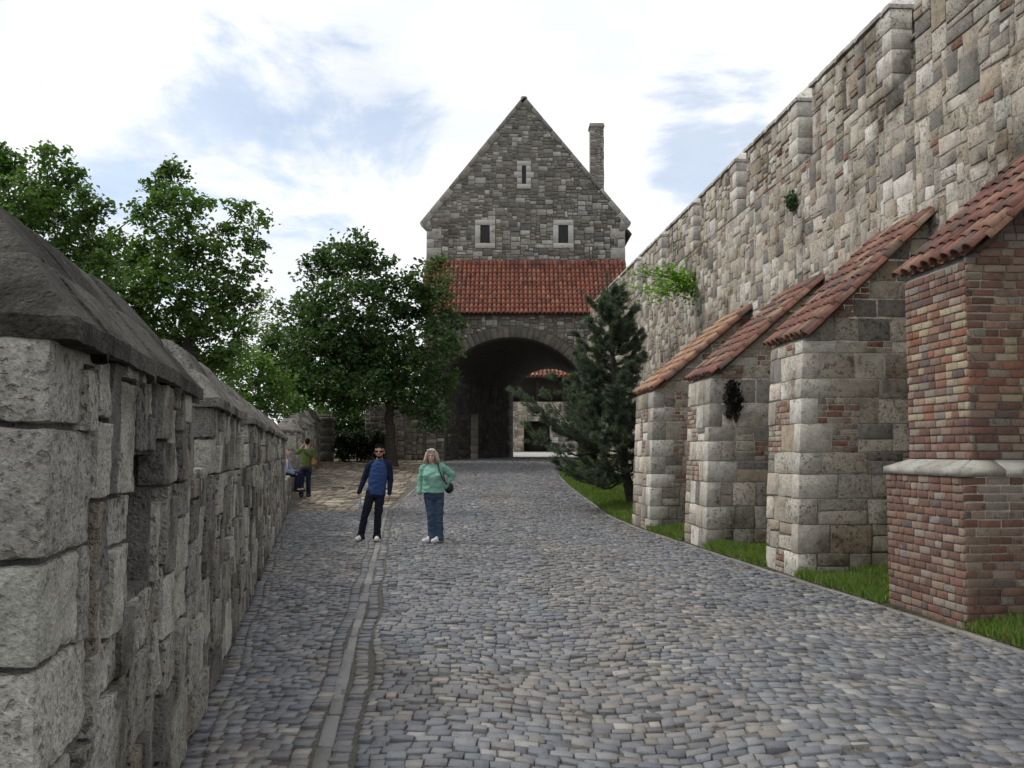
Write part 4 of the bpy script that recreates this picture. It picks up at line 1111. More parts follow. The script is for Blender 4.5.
def broadleaf(name, label, cat, base, trunk_top, tr, lobes, size, per, col, seed, group=None, clump=.34, density=1.0, flat=.7, n_twig=5, sprig=0):
    g = np.random.default_rng(seed); rng = random.Random(seed)
    root = thing(name, label, cat, base, group)
    base, trunk_top = np.asarray(base, float), np.asarray(trunk_top, float)
    w = MB(); tp = limb(w, base - UP * .15, trunk_top, tr * 1.15, tr * .62, rng, .04, 8, 9)
    # root flare
    tube(w, [base - UP * .2, base + UP * .05, base + UP * .35], [tr * 1.7, tr * 1.35, tr * 1.1], 9)
    lf = MB(); tops = [tp[-1]]
    lobes = sorted(lobes, key=lambda l: np.linalg.norm(np.asarray(l[0]) - trunk_top))
    nodes = [(tp[int(len(tp) * .7)], tr * .6), (tp[-1], tr * .6)]
    for c, r in lobes:
        c = np.asarray(c, float)
        p, pr = min(nodes, key=lambda q: np.linalg.norm(q[0] - c) + .6 * max(0, q[0][2] - c[2] + .3))
        rr0 = min(pr * .7, .03 + .035 * r); pts = limb(w, p, c, max(rr0, .02), max(rr0 * .35, .012), rng, .12, 5, 5)
        nodes.append((pts[-1], max(rr0 * .5, .015))); nodes.append((pts[3], max(rr0 * .7, .02)))
        nc = max(4, int(density * 6.6 * (r / clump) ** 2))
        d = g.normal(0, 1, (nc, 3)); d /= np.linalg.norm(d, axis=1, keepdims=True)
        rad = r * (.35 + .75 * g.random(nc) ** .6)
        cc = c + d * rad[:, None] * A(1, 1, .85)
        for q in cc[::max(1, len(cc) // n_twig)]: limb(w, c, q, .014 + .003 * r, .005, rng, .1, 3, 4)
        tint = 1 + g.uniform(-.18, .22, nc)
        for q, tn in zip(cc, tint):
            k = int(per * g.uniform(.6, 1.4)); cr = clump * g.uniform(.6, 1.2)
            off = g.normal(0, .5, (k, 3)) * cr * A(1, 1, flat)
            off[:, 2] -= (off[:, 0] ** 2 + off[:, 1] ** 2) / cr * .25
            leaves(lf, q + off, size, np.asarray(col) * tn, g)
    part('trunk', w, M_BARK, root, True); part('crown', lf, M_LEAF, root)
    return root
def px_lobes(lst, d, seed, spread=1.4):
    r_ = random.Random(seed); out = []
    for px, py, r in lst: dd = d + r_.uniform(-spread, spread); out.append((at(px, py, dd), r * 1.12 * d / F))
    return out
def gz(x, y): return float(hz(max(y, 0))) - .12
# linden in front of the gatehouse
b = at(391, 460, 42.0); b[2] = float(hz(42.0))
broadleaf('linden_tree', 'dark green broadleaf tree standing on the paving in front of the gatehouse', 'tree', b, at(390, 385, 42), .24,
          px_lobes([(352, 250, 20), (338, 262, 20), (318, 270, 18), (368, 262, 16), (385, 280, 22), (432, 282, 22), (412, 300, 22), (300, 318, 24), (325, 310, 26), (352, 300, 26), (390, 320, 30), (442, 318, 18), (284, 345, 22), (310, 352, 28), (345, 345, 34), (385, 360, 32), (428, 350, 26), (450, 345, 10), (290, 375, 20), (325, 382, 24), (365, 390, 22), (405, 388, 24), (438, 382, 18), (278, 375, 14), (290, 395, 14), (272, 340, 10), (330, 335, 24), (370, 350, 26), (425, 412, 16), (440, 420, 9), (345, 402, 14), (300, 395, 12), (436, 262, 9), (275, 360, 12)], 42, 1, 1.5), .17, 26, (.056, .098, .037), 41, clump=.42)
# trees beyond the left parapet
def beyond(px, d): x = (px - 512) / F * d; return A(x, d, gz(x, d) - .1)
GT = 'tall trees beyond the left parapet'
broadleaf('broadleaf_tree', 'tall dense tree rising beyond the left parapet, with a long limb reaching right', 'tree', beyond(192, 27), at(188, 340, 27), .22,
          px_lobes([(172, 170, 13), (165, 190, 20), (148, 208, 16), (190, 205, 18), (222, 232, 15), (240, 208, 12), (254, 240, 13), (252, 262, 10), (178, 240, 26), (142, 250, 18), (205, 262, 24), (162, 285, 30), (228, 285, 20), (205, 312, 28), (160, 325, 28), (232, 325, 20), (190, 350, 28), (246, 300, 13), (125, 265, 15), (112, 235, 8), (118, 290, 24), (130, 325, 24), (225, 360, 20), (258, 218, 7)], 27, 2, 1.2), .125, 24, (.078, .135, .038), 42, GT, clump=.27)
broadleaf('broadleaf_tree', 'tree at the far left edge of the photo, beyond the dark near coping', 'tree', beyond(40, 23), at(42, 300, 23), .2,
          px_lobes([(52, 155, 15), (62, 175, 17), (45, 190, 22), (12, 168, 16), (-5, 160, 18), (84, 196, 11), (20, 200, 26), (65, 215, 24), (92, 222, 14), (102, 208, 8), (30, 235, 30), (82, 248, 24), (105, 252, 16), (-10, 215, 30), (60, 262, 26), (100, 275, 24), (-40, 190, 30), (75, 290, 26), (30, 275, 24)], 23, 3, 1.1), .115, 24, (.074, .128, .038), 43, GT, clump=.25)
broadleaf('young_tree', 'yellow-green bushy tree peeping over the parapet between the two big crowns', 'tree', beyond(250, 38), at(252, 400, 38), .13,
          px_lobes([(238, 355, 16), (262, 365, 16), (225, 375, 18), (280, 385, 14), (248, 385, 22), (270, 405, 18), (225, 400, 20), (295, 402, 10), (290, 415, 12)], 38, 4, 1.5), .14, 22, (.085, .15, .035), 44, clump=.34)
broadleaf('pale_tree', 'pale airy tree far behind, against the sky left of the linden', 'tree', beyond(262, 78), at(262, 350, 78), .2,
          px_lobes([(262, 295, 9), (270, 312, 11), (252, 315, 9), (262, 330, 13), (278, 335, 9), (250, 345, 13), (270, 352, 13)], 78, 5, 1.5), .26, 12, (.20, .235, .12), 45, clump=.6, density=.7)
broadleaf('bushy_tree', 'bright green tree behind the farther parapet and the square pier', 'tree', beyond(318, 54), at(320, 400, 54), .16,
          px_lobes([(300, 392, 16), (322, 385, 16), (342, 392, 16), (330, 405, 18), (360, 402, 16), (308, 410, 14), (350, 418, 14), (375, 415, 12), (330, 425, 14), (365, 430, 12)], 54, 6, 2), .2, 22, (.095, .16, .035), 46, clump=.5)
broadleaf('bushy_tree', 'dark bushy tree low behind the linden and the garden wall', 'tree', beyond(400, 62), at(400, 410, 62), .2,
          px_lobes([(345, 370, 22), (310, 365, 18), (375, 360, 24), (405, 375, 26), (430, 380, 18), (385, 395, 22), (415, 405, 18), (290, 385, 16)], 62, 7, 2), .22, 22, (.085, .14, .035), 47, clump=.55)
# ivy hedge between pier and garden wall
def bush(name, label, cat, centre, rad, n, size, col, seed, group=None, up=.3, mat=None):
    g = np.random.default_rng(seed); rng = random.Random(seed); base = A(centre[0], centre[1], centre[2] - rad[2])
    root = thing(name, label, cat, base, group); w = MB(); lf = MB()
    C = g.normal(0, .36, (n, 3)); l = np.linalg.norm(C, axis=1, keepdims=True); C = np.where(l > 1, C / l, C) * A(*rad) + A(*centre)
    C += .12 * rad[2] * np.sin(C[:, [1, 2, 0]] * 7)
    for k in range(7): limb(w, base, C[rng.randrange(n)], .012 * max(1, rad[2] * 1.5), .004, rng, .1, 3, 4)
    leaves(lf, C, size, col, g, up=up)
    part('stems', w, M_BARK, root, True); part('foliage', lf, mat or M_LEAF, root)
    return root
GH = 'dark ivy shrubs between pier and garden wall'
for k, (px, r) in enumerate([(345, .75), (362, .75), (380, .7)]):
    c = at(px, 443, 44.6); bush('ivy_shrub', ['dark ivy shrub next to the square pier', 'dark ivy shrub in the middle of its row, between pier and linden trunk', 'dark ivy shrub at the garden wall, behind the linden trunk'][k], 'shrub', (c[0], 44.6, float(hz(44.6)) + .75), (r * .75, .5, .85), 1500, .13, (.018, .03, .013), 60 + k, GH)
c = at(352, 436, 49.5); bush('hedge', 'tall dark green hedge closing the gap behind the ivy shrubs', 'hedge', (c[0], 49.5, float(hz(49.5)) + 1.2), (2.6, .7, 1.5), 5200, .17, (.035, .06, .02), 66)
# wall plants
c = at(793, 200, 18.2); c = A(RX0 + RK * 18.2 - .08, 18.2, c[2])
bush('wall_plant', 'small bluish-green tuft growing high out of the fortress wall', 'plant', c, (.14, .2, .2), 420, .07, (.06, .10, .05), 70, up=.0)
c0 = at(694, 285, 25.8); g = np.random.default_rng(71); rng = random.Random(71)
sap = thing('wall_sapling', 'bright green leafy sapling jutting out of the fortress wall above the pine', 'plant', c0)
w = MB(); lf = MB()
for px, py, dd in [(640, 290, 24.9), (652, 275, 25.2), (668, 268, 25.3), (655, 298, 24.7), (675, 292, 25.0), (684, 272, 25.5), (640, 272, 25.4), (690, 300, 25.2), (665, 284, 24.6)]:
    q = at(px, py, dd); pts = limb(w, c0, q, .018, .006, rng, .12, 5, 5)
    for t in (.5, .75, 1.0):
        p = pts[int(t * 5)]; leaves(lf, p + g.normal(0, 1, (26, 3)) * A(.17, .17, .09), .12, (.13, .24, .035), g, up=1.2)
part('branches', w, M_BARK, sap, True); part('foliage', lf, M_LEAF, sap)
c = at(175, 338, 6.1); bush('wall_plant', 'yellow-green sprig growing in the gap between the two nearest copings', 'plant', (c[0] - .05, 6.05, 2.06), (.10, .16, .12), 90, .05, (.16, .17, .05), 72, up=.2)
# dry plant on the side of the third buttress
y0, y1, xf = BUTT[2]; c = at(735, 402, y0); bush('dry_plant', 'dark withered plant hanging on the side of a stone buttress', 'plant', (c[0], y0 - .05, c[2]), (.17, .06, .36), 800, .065, (.022, .02, .016), 73, up=-.2)
# weeds at wall feet
gr = np.random.default_rng(5)

# pine
def pine():
    rng = random.Random(12); g = np.random.default_rng(12)
    D = 28.6; base = at(633, 500, D); base[2] = float(hz(D)) + .05
    ap = at(607, 284, D)
    root = thing('pine_tree', 'dark green pine on the grass at the foot of the fortress wall', 'tree', base)
    w = MB(); H = ap[2] - base[2]
    def tr(t): return base + (ap - base) * t + A(-.28 * math.sin(math.pi * t) * (1 - t), .1 * math.sin(3 * t), 0)
    ts = np.linspace(0, 1, 14); tube(w, [tr(t) - (UP * .1 if t == 0 else 0) for t in ts], [.14 * (1 - t) ** .8 + .012 for t in ts], 8)
    tufts = []
    def brush(p, d, n=2):
        for k in range(n): tufts.append((p + d * .09 * k, d))
    def branch(p, az, L, rise, r):
        d = A(math.cos(az), math.sin(az), 0); pts = []
        for k in range(7):
            t = k / 6; pts.append(p + d * L * t + UP * L * (rise * t + .28 * t * t - .12 * math.sin(math.pi * t)) + A(rng.uniform(-.03, .03), rng.uniform(-.03, .03), rng.uniform(-.02, .02)) * L)
        tube(w, pts, [r * (1 - .8 * k / 6) for k in range(7)], 5)
        for k in range(2, 7):
            n = 4 if L > 1 else 3
            for s in range(n):
                a2 = az + rng.choice((-1, 1)) * rng.uniform(.25, 1.1); l2 = L * rng.uniform(.14, .30) * (1.15 - k / 9)
                e = A(math.cos(a2), math.sin(a2), rng.uniform(.15, .9)); e = nz(e)
                q = pts[k] + e * l2; tube(w, [pts[k], q], [.01, .005], 4)
                brush(q, e, 2); brush(pts[k] + e * l2 * .5, e, 1)
        brush(pts[-1], nz(pts[-1] - pts[-2]), 3)
    t = .12
    while t < .97:
        L = 1.6 * (1 - t) ** .7 + .15
        if t < .25: L *= .75
        for k in range(6 if t < .8 else 4):
            az = rng.uniform(0, 6.28)
            if math.sin(az) > .0 and math.cos(az) > .5: L_ = L * .7     # the wall side is short
            else: L_ = L
            branch(tr(t + rng.uniform(-.02, .02)), az, L_ * rng.uniform(.75, 1.15), rng.uniform(.1, .5), .035 * (1 - t) + .01)
        t += .042 if t < .8 else .05
    for px, py, dz in ((524, 398, 0), (540, 415, .5), (548, 400, -.5), (562, 455, -.6), (575, 468, -.3), (535, 405, .3), (530, 430, -.2), (550, 440, .4), (570, 420, -.8), (558, 380, 0), (590, 475, -.8), (560, 465, .2), (600, 440, -1.0), (585, 400, -1)):      # long low limbs reaching over the road
        q = at(px, py, D - 1 + dz); p = tr(.30 if py < 440 else .14); v = q - p; branch(p, math.atan2(v[1], v[0]), np.hypot(v[0], v[1]), v[2] / np.hypot(v[0], v[1]) - .28, .04)
    brush(tr(1.0), UP, 4)
    P = np.array([a for a, _ in tufts]); Dv = np.array([b for _, b in tufts]); K = 38
    n = len(P) * K
    p = np.repeat(P, K, 0); d = np.repeat(Dv, K, 0)
    rdir = g.normal(0, 1, (n, 3)); rdir -= (rdir * d).sum(1, keepdims=True) * d; rdir /= np.linalg.norm(rdir, axis=1, keepdims=True)
    st = p + d * g.uniform(-.05, .05, (n, 1)); nd = d * g.uniform(.4, 1.1, (n, 1)) + rdir; nd /= np.linalg.norm(nd, axis=1, keepdims=True)
    L = g.uniform(.09, .16, (n, 1)); s = np.cross(nd, g.normal(0, 1, (n, 3))); s /= np.linalg.norm(s, axis=1, keepdims=True)
    wd = .006
    V = np.stack([st - s * wd, st + s * wd, st + nd * L], 1).reshape(-1, 3)
    tint = np.repeat(g.uniform(.7, 1.3, len(P)), K)[:, None]
    lf = MB(); lf.bulk(V, np.arange(n * 3).reshape(n, 3), np.array([.09, .12, .075]) * tint * (1 + g.uniform(-.2, .2, (n, 1))))
    part('trunk', w, M_BARK, root, True); part('crown', lf, M_NEEDLE, root)
pine()

# ------------------------------------------------------------------ people
def cap(mb, p, q, r0, r1, seg=14, flat=False, sx=1.0):
    p, q = A(*p), A(*q); t = nz(q - p); a = nz(np.cross(t, A(.13, .95, .27))); b = np.cross(t, a)
    rings = []
    if not flat:
        for e in (80, 55, 28): rings.append((p - t * r0 * math.sin(math.radians(e)), r0 * math.cos(math.radians(e))))
    for k in range(5): s = k / 4; rings.append((p + (q - p) * s, r0 + (r1 - r0) * s))
    if not flat:
        for e in (28, 55, 80): rings.append((q + t * r1 * math.sin(math.radians(e)), r1 * math.cos(math.radians(e))))
    V = []; n = len(rings)
    for c, r in rings:
        for k in range(seg): th = 2 * math.pi * k / seg; V.append(c + r * (a * math.cos(th) + b * math.sin(th)))
    fs = [(i * seg + k, i * seg + (k + 1) % seg, (i + 1) * seg + (k + 1) % seg, (i + 1) * seg + k) for i in range(n - 1) for k in range(seg)]
    mb.add(V, fs + [tuple(range(seg))[::-1], tuple((n - 1) * seg + k for k in range(seg))])
def chain(mb, pts, rads):
    for (p, r), (q, s) in zip(zip(pts[:-1], rads[:-1]), zip(pts[1:], rads[1:])): cap(mb, p, q, r, s)
def loft(mb, rings, seg=24):
    """rings: (cx, cy, z, rx, ry); flat closed ends"""
    V = [(cx + rx * math.cos(2 * math.pi * k / seg), cy + ry * math.sin(2 * math.pi * k / seg), z) for cx, cy, z, rx, ry in rings for k in range(seg)]
    n = len(rings)
    mb.add(V, [(i * seg + k, i * seg + (k + 1) % seg, (i + 1) * seg + (k + 1) % seg, (i + 1) * seg + k) for i in range(n - 1) for k in range(seg)] + [tuple(range(seg))[::-1], tuple((n - 1) * seg + k for k in range(seg))])
def ell(mb, c, r, seg=16):
    V = []; fs = []
    for i in range(1, seg // 2):
        ph = math.pi * i / (seg // 2)
        for k in range(seg): th = 2 * math.pi * k / seg; V.append((c[0] + r[0] * math.sin(ph) * math.cos(th), c[1] + r[1] * math.sin(ph) * math.sin(th), c[2] - r[2] * math.cos(ph)))
    n = seg // 2 - 1; V += [(c[0], c[1], c[2] - r[2]), (c[0], c[1], c[2] + r[2])]
    for i in range(n - 1):
        for k in range(seg): fs.append((i * seg + k, i * seg + (k + 1) % seg, (i + 1) * seg + (k + 1) % seg, (i + 1) * seg + k))
    for k in range(seg): fs.append((n * seg, (k + 1) % seg, k)); fs.append((n * seg + 1, (n - 1) * seg + k, (n - 1) * seg + (k + 1) % seg))
    mb.add(V, fs)
def fuse(mb, name, mat, voxel=.008, smooth=3, fold=0):
    """weld overlapping volumes into one continuous skin"""
    me = mb.mesh(name); o = bpy.data.objects.new(name, me); COL.objects.link(o)
    md = o.modifiers.new('r', 'REMESH'); md.mode = 'VOXEL'; md.voxel_size = voxel
    ms = o.modifiers.new('s', 'SMOOTH'); ms.iterations = smooth; ms.factor = .5
    dg = bpy.context.evaluated_depsgraph_get(); new = bpy.data.meshes.new_from_object(o.evaluated_get(dg))
    o.modifiers.clear(); o.data = new; new.name = name; bpy.data.meshes.remove(me)
    n = len(new.vertices); co = np.empty(n * 3, np.float32); new.vertices.foreach_get('co', co); co = co.reshape(-1, 3)
    if fold:
        nr = np.empty(n * 3, np.float32); new.vertices.foreach_get('normal', nr); nr = nr.reshape(-1, 3)
        dsp = np.array([noise.noise(Vector((p[0] * 9, p[1] * 9, p[2] * 16))) + .6 * noise.noise(Vector((p[0] * 20 + p[2] * 12, p[1] * 18, p[2] * 26))) for p in co])
        co = co + nr * (dsp * fold)[:, None]; new.vertices.foreach_set('co', co.astype(np.float32).ravel())
    new.polygons.foreach_set('use_smooth', np.ones(len(new.polygons), bool)); new.materials.clear(); new.materials.append(mat); new.update()
    return o
def hand(mb, wrist, d, palm_n, side, curl=.35, s=1.0, grip=False):
    """wrist point, direction d to the fingertips, palm normal, side: thumb direction sign"""
    wrist, d, pn = A(*wrist), nz(d), nz(palm_n); sd = nz(np.cross(d, pn)) * side; pn = nz(np.cross(sd, d)) * (1 if np.dot(np.cross(sd, d), pn) > 0 else -1)
    for k in range(4):
        o = sd * (.030 - .020 * k) * s
        cap(mb, wrist + d * .01, wrist + d * .085 * s + o, .019 * s, .0125 * s)
    ln = [.068, .076, .071, .055]
    for k in range(4):
        o = sd * (.033 - .0215 * k) * s; p = wrist + d * .088 * s + o; th = 0; r = .0092 * s
        for j in range(3):
            th += curl * (1.0 + .25 * j) * (2.0 if grip else 1); dd = nz(d * math.cos(th) + pn * math.sin(th)); q = p + dd * ln[k] * s * (.45, .32, .26)[j]; cap(mb, p, q, r, r * .9); p = q; r *= .92
    p = wrist + d * .025 * s + sd * .022 * s; q = p + nz(sd * .8 + d * .7 + pn * .2) * .045 * s; cap(mb, p, q, .014 * s, .0115 * s)
    e = q + nz(d * .9 + sd * (.1 if not grip else -.2) + pn * (.35 if not grip else .8)) * .036 * s; cap(mb, q, e, .0115 * s, .0095 * s)
def head(mb, c, face, s=1.0, nose=True):
    """skull, jaw, nose, brow, ears; face = unit direction the face looks"""
    f = nz(A(face[0], face[1], 0)); r = A(-f[1], f[0], 0); c = A(*c)
    P = lambda a, b, z: c + r * a * s + f * b * s + UP * z * s
    def e(p, rx, rz):
        ell(mb, p, (rx, rx, rz))
    ell(mb, P(0, -.012, .03), (.078 * s, .088 * s, .088 * s)); ell(mb, P(0, .022, -.025), (.064 * s, .066 * s, .082 * s)); ell(mb, P(0, .036, -.075), (.044 * s, .045 * s, .042 * s))
    cap(mb, P(0, .085, .012), P(0, .107, -.026), .010 * s, .0155 * s); ell(mb, P(0, .092, .024), (.045 * s, .012 * s, .012 * s))
    for sg in (-1, 1):
        ell(mb, P(.078 * sg, -.012, -.008), (.012 * s, .018 * s, .032 * s)); ell(mb, P(.034 * sg, .06, -.03), (.024 * s, .024 * s, .024 * s))
    cap(mb, P(-.02, .08, -.058), P(.02, .08, -.058), .009 * s, .009 * s)
M_SKIN1 = plain_mat('tanned_skin', (.36, .20, .14), .55, .08, 30); M_SKIN2 = plain_mat('fair_skin', (.52, .31, .24), .5, .1, 30)
M_BLUE = plain_mat('blue_cotton', (.034, .062, .165), .9, .14, 60, .1); M_NAVY = plain_mat('navy_cotton', (.014, .018, .04), .9, .15, 60, .1)
M_DDENIM = plain_mat('dark_denim', (.014, .018, .028), .9, .3, 50, .1); M_DENIM = plain_mat('blue_denim', (.05, .078, .125), .9, .3, 40, .1)
M_MINT = plain_mat('mint_knit', (.19, .37, .30), .9, .1, 60, .1); M_GREEN = plain_mat('olive_green_cotton', (.085, .11, .035), .9, .15, 60, .1)
M_WHITE = plain_mat('white_leather', (.62, .61, .60), .6, .1, 40); M_BLACK = plain_mat('black_leather', (.015, .015, .016), .45, .2, 30)
M_HAIRD = plain_mat('dark_hair', (.010, .008, .007), .85, .3, 90, .1, bump=.006); M_HAIRG = plain_mat('grey_blond_hair', (.37, .325, .265), .7, .4, 70, bump=.012)
M_LENS = plain_mat('dark_lens', (.006, .006, .007), .4, .1, 5, .2); M_LIP = plain_mat('lips', (.28, .09, .075), .5, .1, 30)
M_TEETH = plain_mat('teeth', (.45, .42, .38), .4, .05, 30); M_BROWN = plain_mat('brown_leather', (.22, .10, .035), .6, .2, 30)
M_PALEBLUE = plain_mat('pale_blue_cotton', (.20, .245, .32), .9, .12, 50, .1); M_SHOED = plain_mat('dark_shoe', (.03, .028, .027), .7, .2, 30)
def person(label, loc, group=None): return label, A(*loc)
def finish(root, kids, label, loc):
    root.name = 'person'; root.data.name = 'person'; root.location = tuple(loc); tag(root, label, 'person')
    for k in kids: k.parent = root
def shoe(name, c, toe, mat, s=1.0):
    t = nz(A(toe[0], toe[1], 0)); c = A(*c); m = MB()
    cap(m, c - t * .055 * s + UP * .05, c + t * .16 * s + UP * .042, .05 * s, .046 * s); cap(m, c - t * .05 * s + UP * .075, c + t * .05 * s + UP * .08, .047 * s, .042 * s)
    o = fuse(m, name, mat, .008, 2)
    co = np.empty(len(o.data.vertices) * 3, np.float32); o.data.vertices.foreach_get('co', co); co = co.reshape(-1, 3); co[:, 2] = np.maximum(co[:, 2], .004); o.data.vertices.foreach_set('co', co.ravel())
    return o
def eyes(hc, face, kids, s=1.0):
    f = nz(A(face[0], face[1], 0)); r = A(-f[1], f[0], 0)
    for sg in (-1, 1):
        m = MB(); ell(m, A(*hc) + r * .032 * sg * s + f * .078 * s + UP * .004, (.010, .008, .007)); kids.append(fuse(m, 'eye', M_LENS, .003, 0))
def mouth(hc, face, kids, s=1.0, w=.02):
    f = nz(A(face[0], face[1], 0)); r = A(-f[1], f[0], 0); m = MB()
    for a, b in ((-1, 0), (0, 1)): cap(m, A(*hc) + r * w * a + f * (.086 - .012 * abs(a)) * s + UP * (-.062 + .008 * abs(a)), A(*hc) + r * w * b + f * (.086 - .012 * abs(b)) * s + UP * (-.062 + .008 * abs(b)), .0075, .0075)
    kids.append(fuse(m, 'mouth', M_LIP, .004, 0))
    m = MB(); cap(m, A(*hc) + r * -w * .5 + f * .0905 * s + UP * -.060, A(*hc) + r * w * .5 + f * .0905 * s + UP * -.060, .003, .003); kids.append(fuse(m, 'teeth', M_TEETH, .003, 0))

# --- man in the blue raglan shirt (faces the camera, weight on one leg)
def man():
    kids = []; fc = (0, -1)
    hc = (.106, -.02, 1.645); shL, shR = (-.085, .0, 1.41), (.27, .0, 1.42); elL, elR = (-.185, .03, 1.14), (.305, .03, 1.13); wrL, wrR = (-.272, -.03, .885), (.298, -.04, .865)
    hipL, hipR = (-.04, 0, .90), (.125, 0, .90); knL, knR = (-.155, -.03, .47), (.085, -.02, .47); anL, anR = (-.235, .0, .09), (.07, .0, .09)
    b = MB(); head(b, hc, fc, 1.1); cap(b, (.1, .005, 1.45), (.105, -.005, 1.58), .062, .058)
    loft(b, [(.045, 0, .88, .13, .085), (.05, 0, .95, .155, .1), (.07, 0, 1.12, .14, .09), (.09, 0, 1.3, .165, .1), (.095, 0, 1.42, .16, .09), (.1, 0, 1.48, .07, .06)])
    for s_, e_, w_, sg in ((shL, elL, wrL, 1), (shR, elR, wrR, -1)): chain(b, [s_, e_, w_], [.05, .04, .027])
    for h_, k_, a_ in ((hipL, knL, anL), (hipR, knR, anR)): chain(b, [h_, k_, a_], [.08, .055, .04]); cap(b, A(*a_), A(*a_) + A(0, -.04, -.05), .034, .022)
    hand(b, wrL, (-.05, -.05, -1), (.6, .6, 0), -1, .5, grip=True); hand(b, wrR, (-.02, -.1, -1), (-.9, .2, 0), 1, .28)
    root = fuse(b, 'person', M_SKIN1, .0065, 2)
    m = MB(); loft(m, [(.05, 0, .85, .176, .124), (.05, 0, .9, .174, .122), (.065, 0, 1.05, .172, .122), (.085, 0, 1.22, .182, .122), (.094, 0, 1.36, .18, .112), (.097, 0, 1.43, .165, .098), (.1, 0, 1.485, .092, .074), (.1, 0, 1.51, .07, .066)])
    kids.append(fuse(m, 'shirt', M_BLUE, .009, 3, .011))
    for s_, e_, w_ in ((shL, elL, wrL), (shR, elR, wrR)):
        m = MB(); n_ = A(.1, 0, 1.485); cap(m, A(*s_) * .5 + n_ * .5 + A(0, 0, -.006), A(*s_) + A(0, 0, -.02), .062, .072); cap(m, A(*s_) + A(0, 0, -.02), e_, .074, .058); cap(m, e_, A(*e_) + (A(*w_) - A(*e_)) * .97, .057, .041)
        kids.append(fuse(m, 'sleeve', M_NAVY, .009, 4, .006))
    m = MB(); loft(m, [(.045, 0, .80, .15, .105), (.045, 0, .84, .16, .112), (.045, 0, .9, .158, .112), (.05, 0, .95, .15, .105)])
    for h_, k_, a_ in ((hipL, knL, anL), (hipR, knR, anR)):
        a_ = A(*a_) + A(0, 0, -.01); cap(m, h_, k_, .1, .073); cap(m, k_, a_, .072, .064); cap(m, a_ + A(0, -.01, .03), a_ + A(0, -.018, -.055), .074, .085, flat=True)
    kids.append(fuse(m, 'jeans', M_DDENIM, .009, 2, .010))
    for a_, t in ((anL, (-.25, -1)), (anR, (.1, -1))): kids.append(shoe('shoe', (a_[0], a_[1], 0), t, M_WHITE))
    m = MB(); ell(m, (hc[0], hc[1] + .020, hc[2] + .05), (.088, .094, .086)); cap(m, A(*hc) + A(-.05, -.05, .085), A(*hc) + A(.05, -.05, .085), .026, .026)
    for k in range(14): cap(m, A(*hc) + A(-.065 + .01 * k, -.04, .11), A(*hc) + A(-.07 + .0105 * k, -.058 + .01 * (k % 2), .138 + .008 * (k % 3) - .00045 * (k - 6.5) ** 2), .014, .006)
    kids.append(fuse(m, 'hair', M_HAIRD, .008, 1, .004))
    m = MB(); f = A(*hc)
    for sg in (-1, 1): ell(m, f + A(.037 * sg, -.094, .010), (.036, .016, .025))
    cap(m, f + A(-.08, -.066, .02), f + A(.08, -.066, .02), .009, .009)
    for sg in (-1, 1): cap(m, f + A(.08 * sg, -.066, .016), f + A(.093 * sg, .02, .01), .007, .007)
    kids.append(fuse(m, 'sunglasses', M_LENS, .005, 1)); mouth(hc, fc, kids, 1.1)
    m = MB(); ell(m, f + A(0, -.062, -.100), (.044, .034, .022))
    for sg in (-1, 1): cap(m, f + A(.03 * sg, -.07, -.095), f + A(.062 * sg, -.03, -.06), .017, .014)
    kids.append(fuse(m, 'beard', M_HAIRD, .006, 1, .002))
    L = A(-2.575, 18.62, .008)
    finish(root, kids, 'man in sunglasses, blue shirt with navy sleeves and dark jeans, holding a bottle', L)
    # water bottle held by its neck
    bt = MB(); c = L + A(-.245, -.065, .0); prof = [(.0, .585), (.030, .585), (.033, .595), (.033, .70), (.030, .725), (.014, .755), (.013, .77)]
    lab = MB()
    def lathe(mb, pr, col, seg=14):
        V = [c + A(r * math.cos(2 * math.pi * k / seg), r * math.sin(2 * math.pi * k / seg), z) for r, z in pr for k in range(seg)]
        mb.bulk(V, [(i * seg + k, i * seg + (k + 1) % seg, (i + 1) * seg + (k + 1) % seg, (i + 1) * seg + k) for i in range(len(pr) - 1) for k in range(seg)], col)
    lathe(bt, prof, (.5, .6, .7)); t = thing('water_bottle', 'small clear water bottle hanging from the hand of the man in sunglasses', 'bottle', c + UP * .585)
    mg, nt, bb = new_mat('clear_plastic'); bb.inputs['Base Color'].default_value = (.75, .82, .88, 1); bb.inputs['Transmission Weight'].default_value = .8; bb.inputs['Roughness'].default_value = .12; bb.inputs['IOR'].default_value = 1.3
    part('bottle_body', bt, mg, t, True); lathe(lab, [(.0345, .625), (.0345, .685)], (.3, .45, .65)); part('paper_label', lab, plain_mat('blue_paper', (.32, .48, .68), .6), t, True)
    cp = MB(); lathe(cp, [(.015, .765), (.015, .788), (.001, .789)], (.8, .8, .8)); part('cap', cp, plain_mat('blue_cap', (.15, .3, .6), .5), t, True)
man()

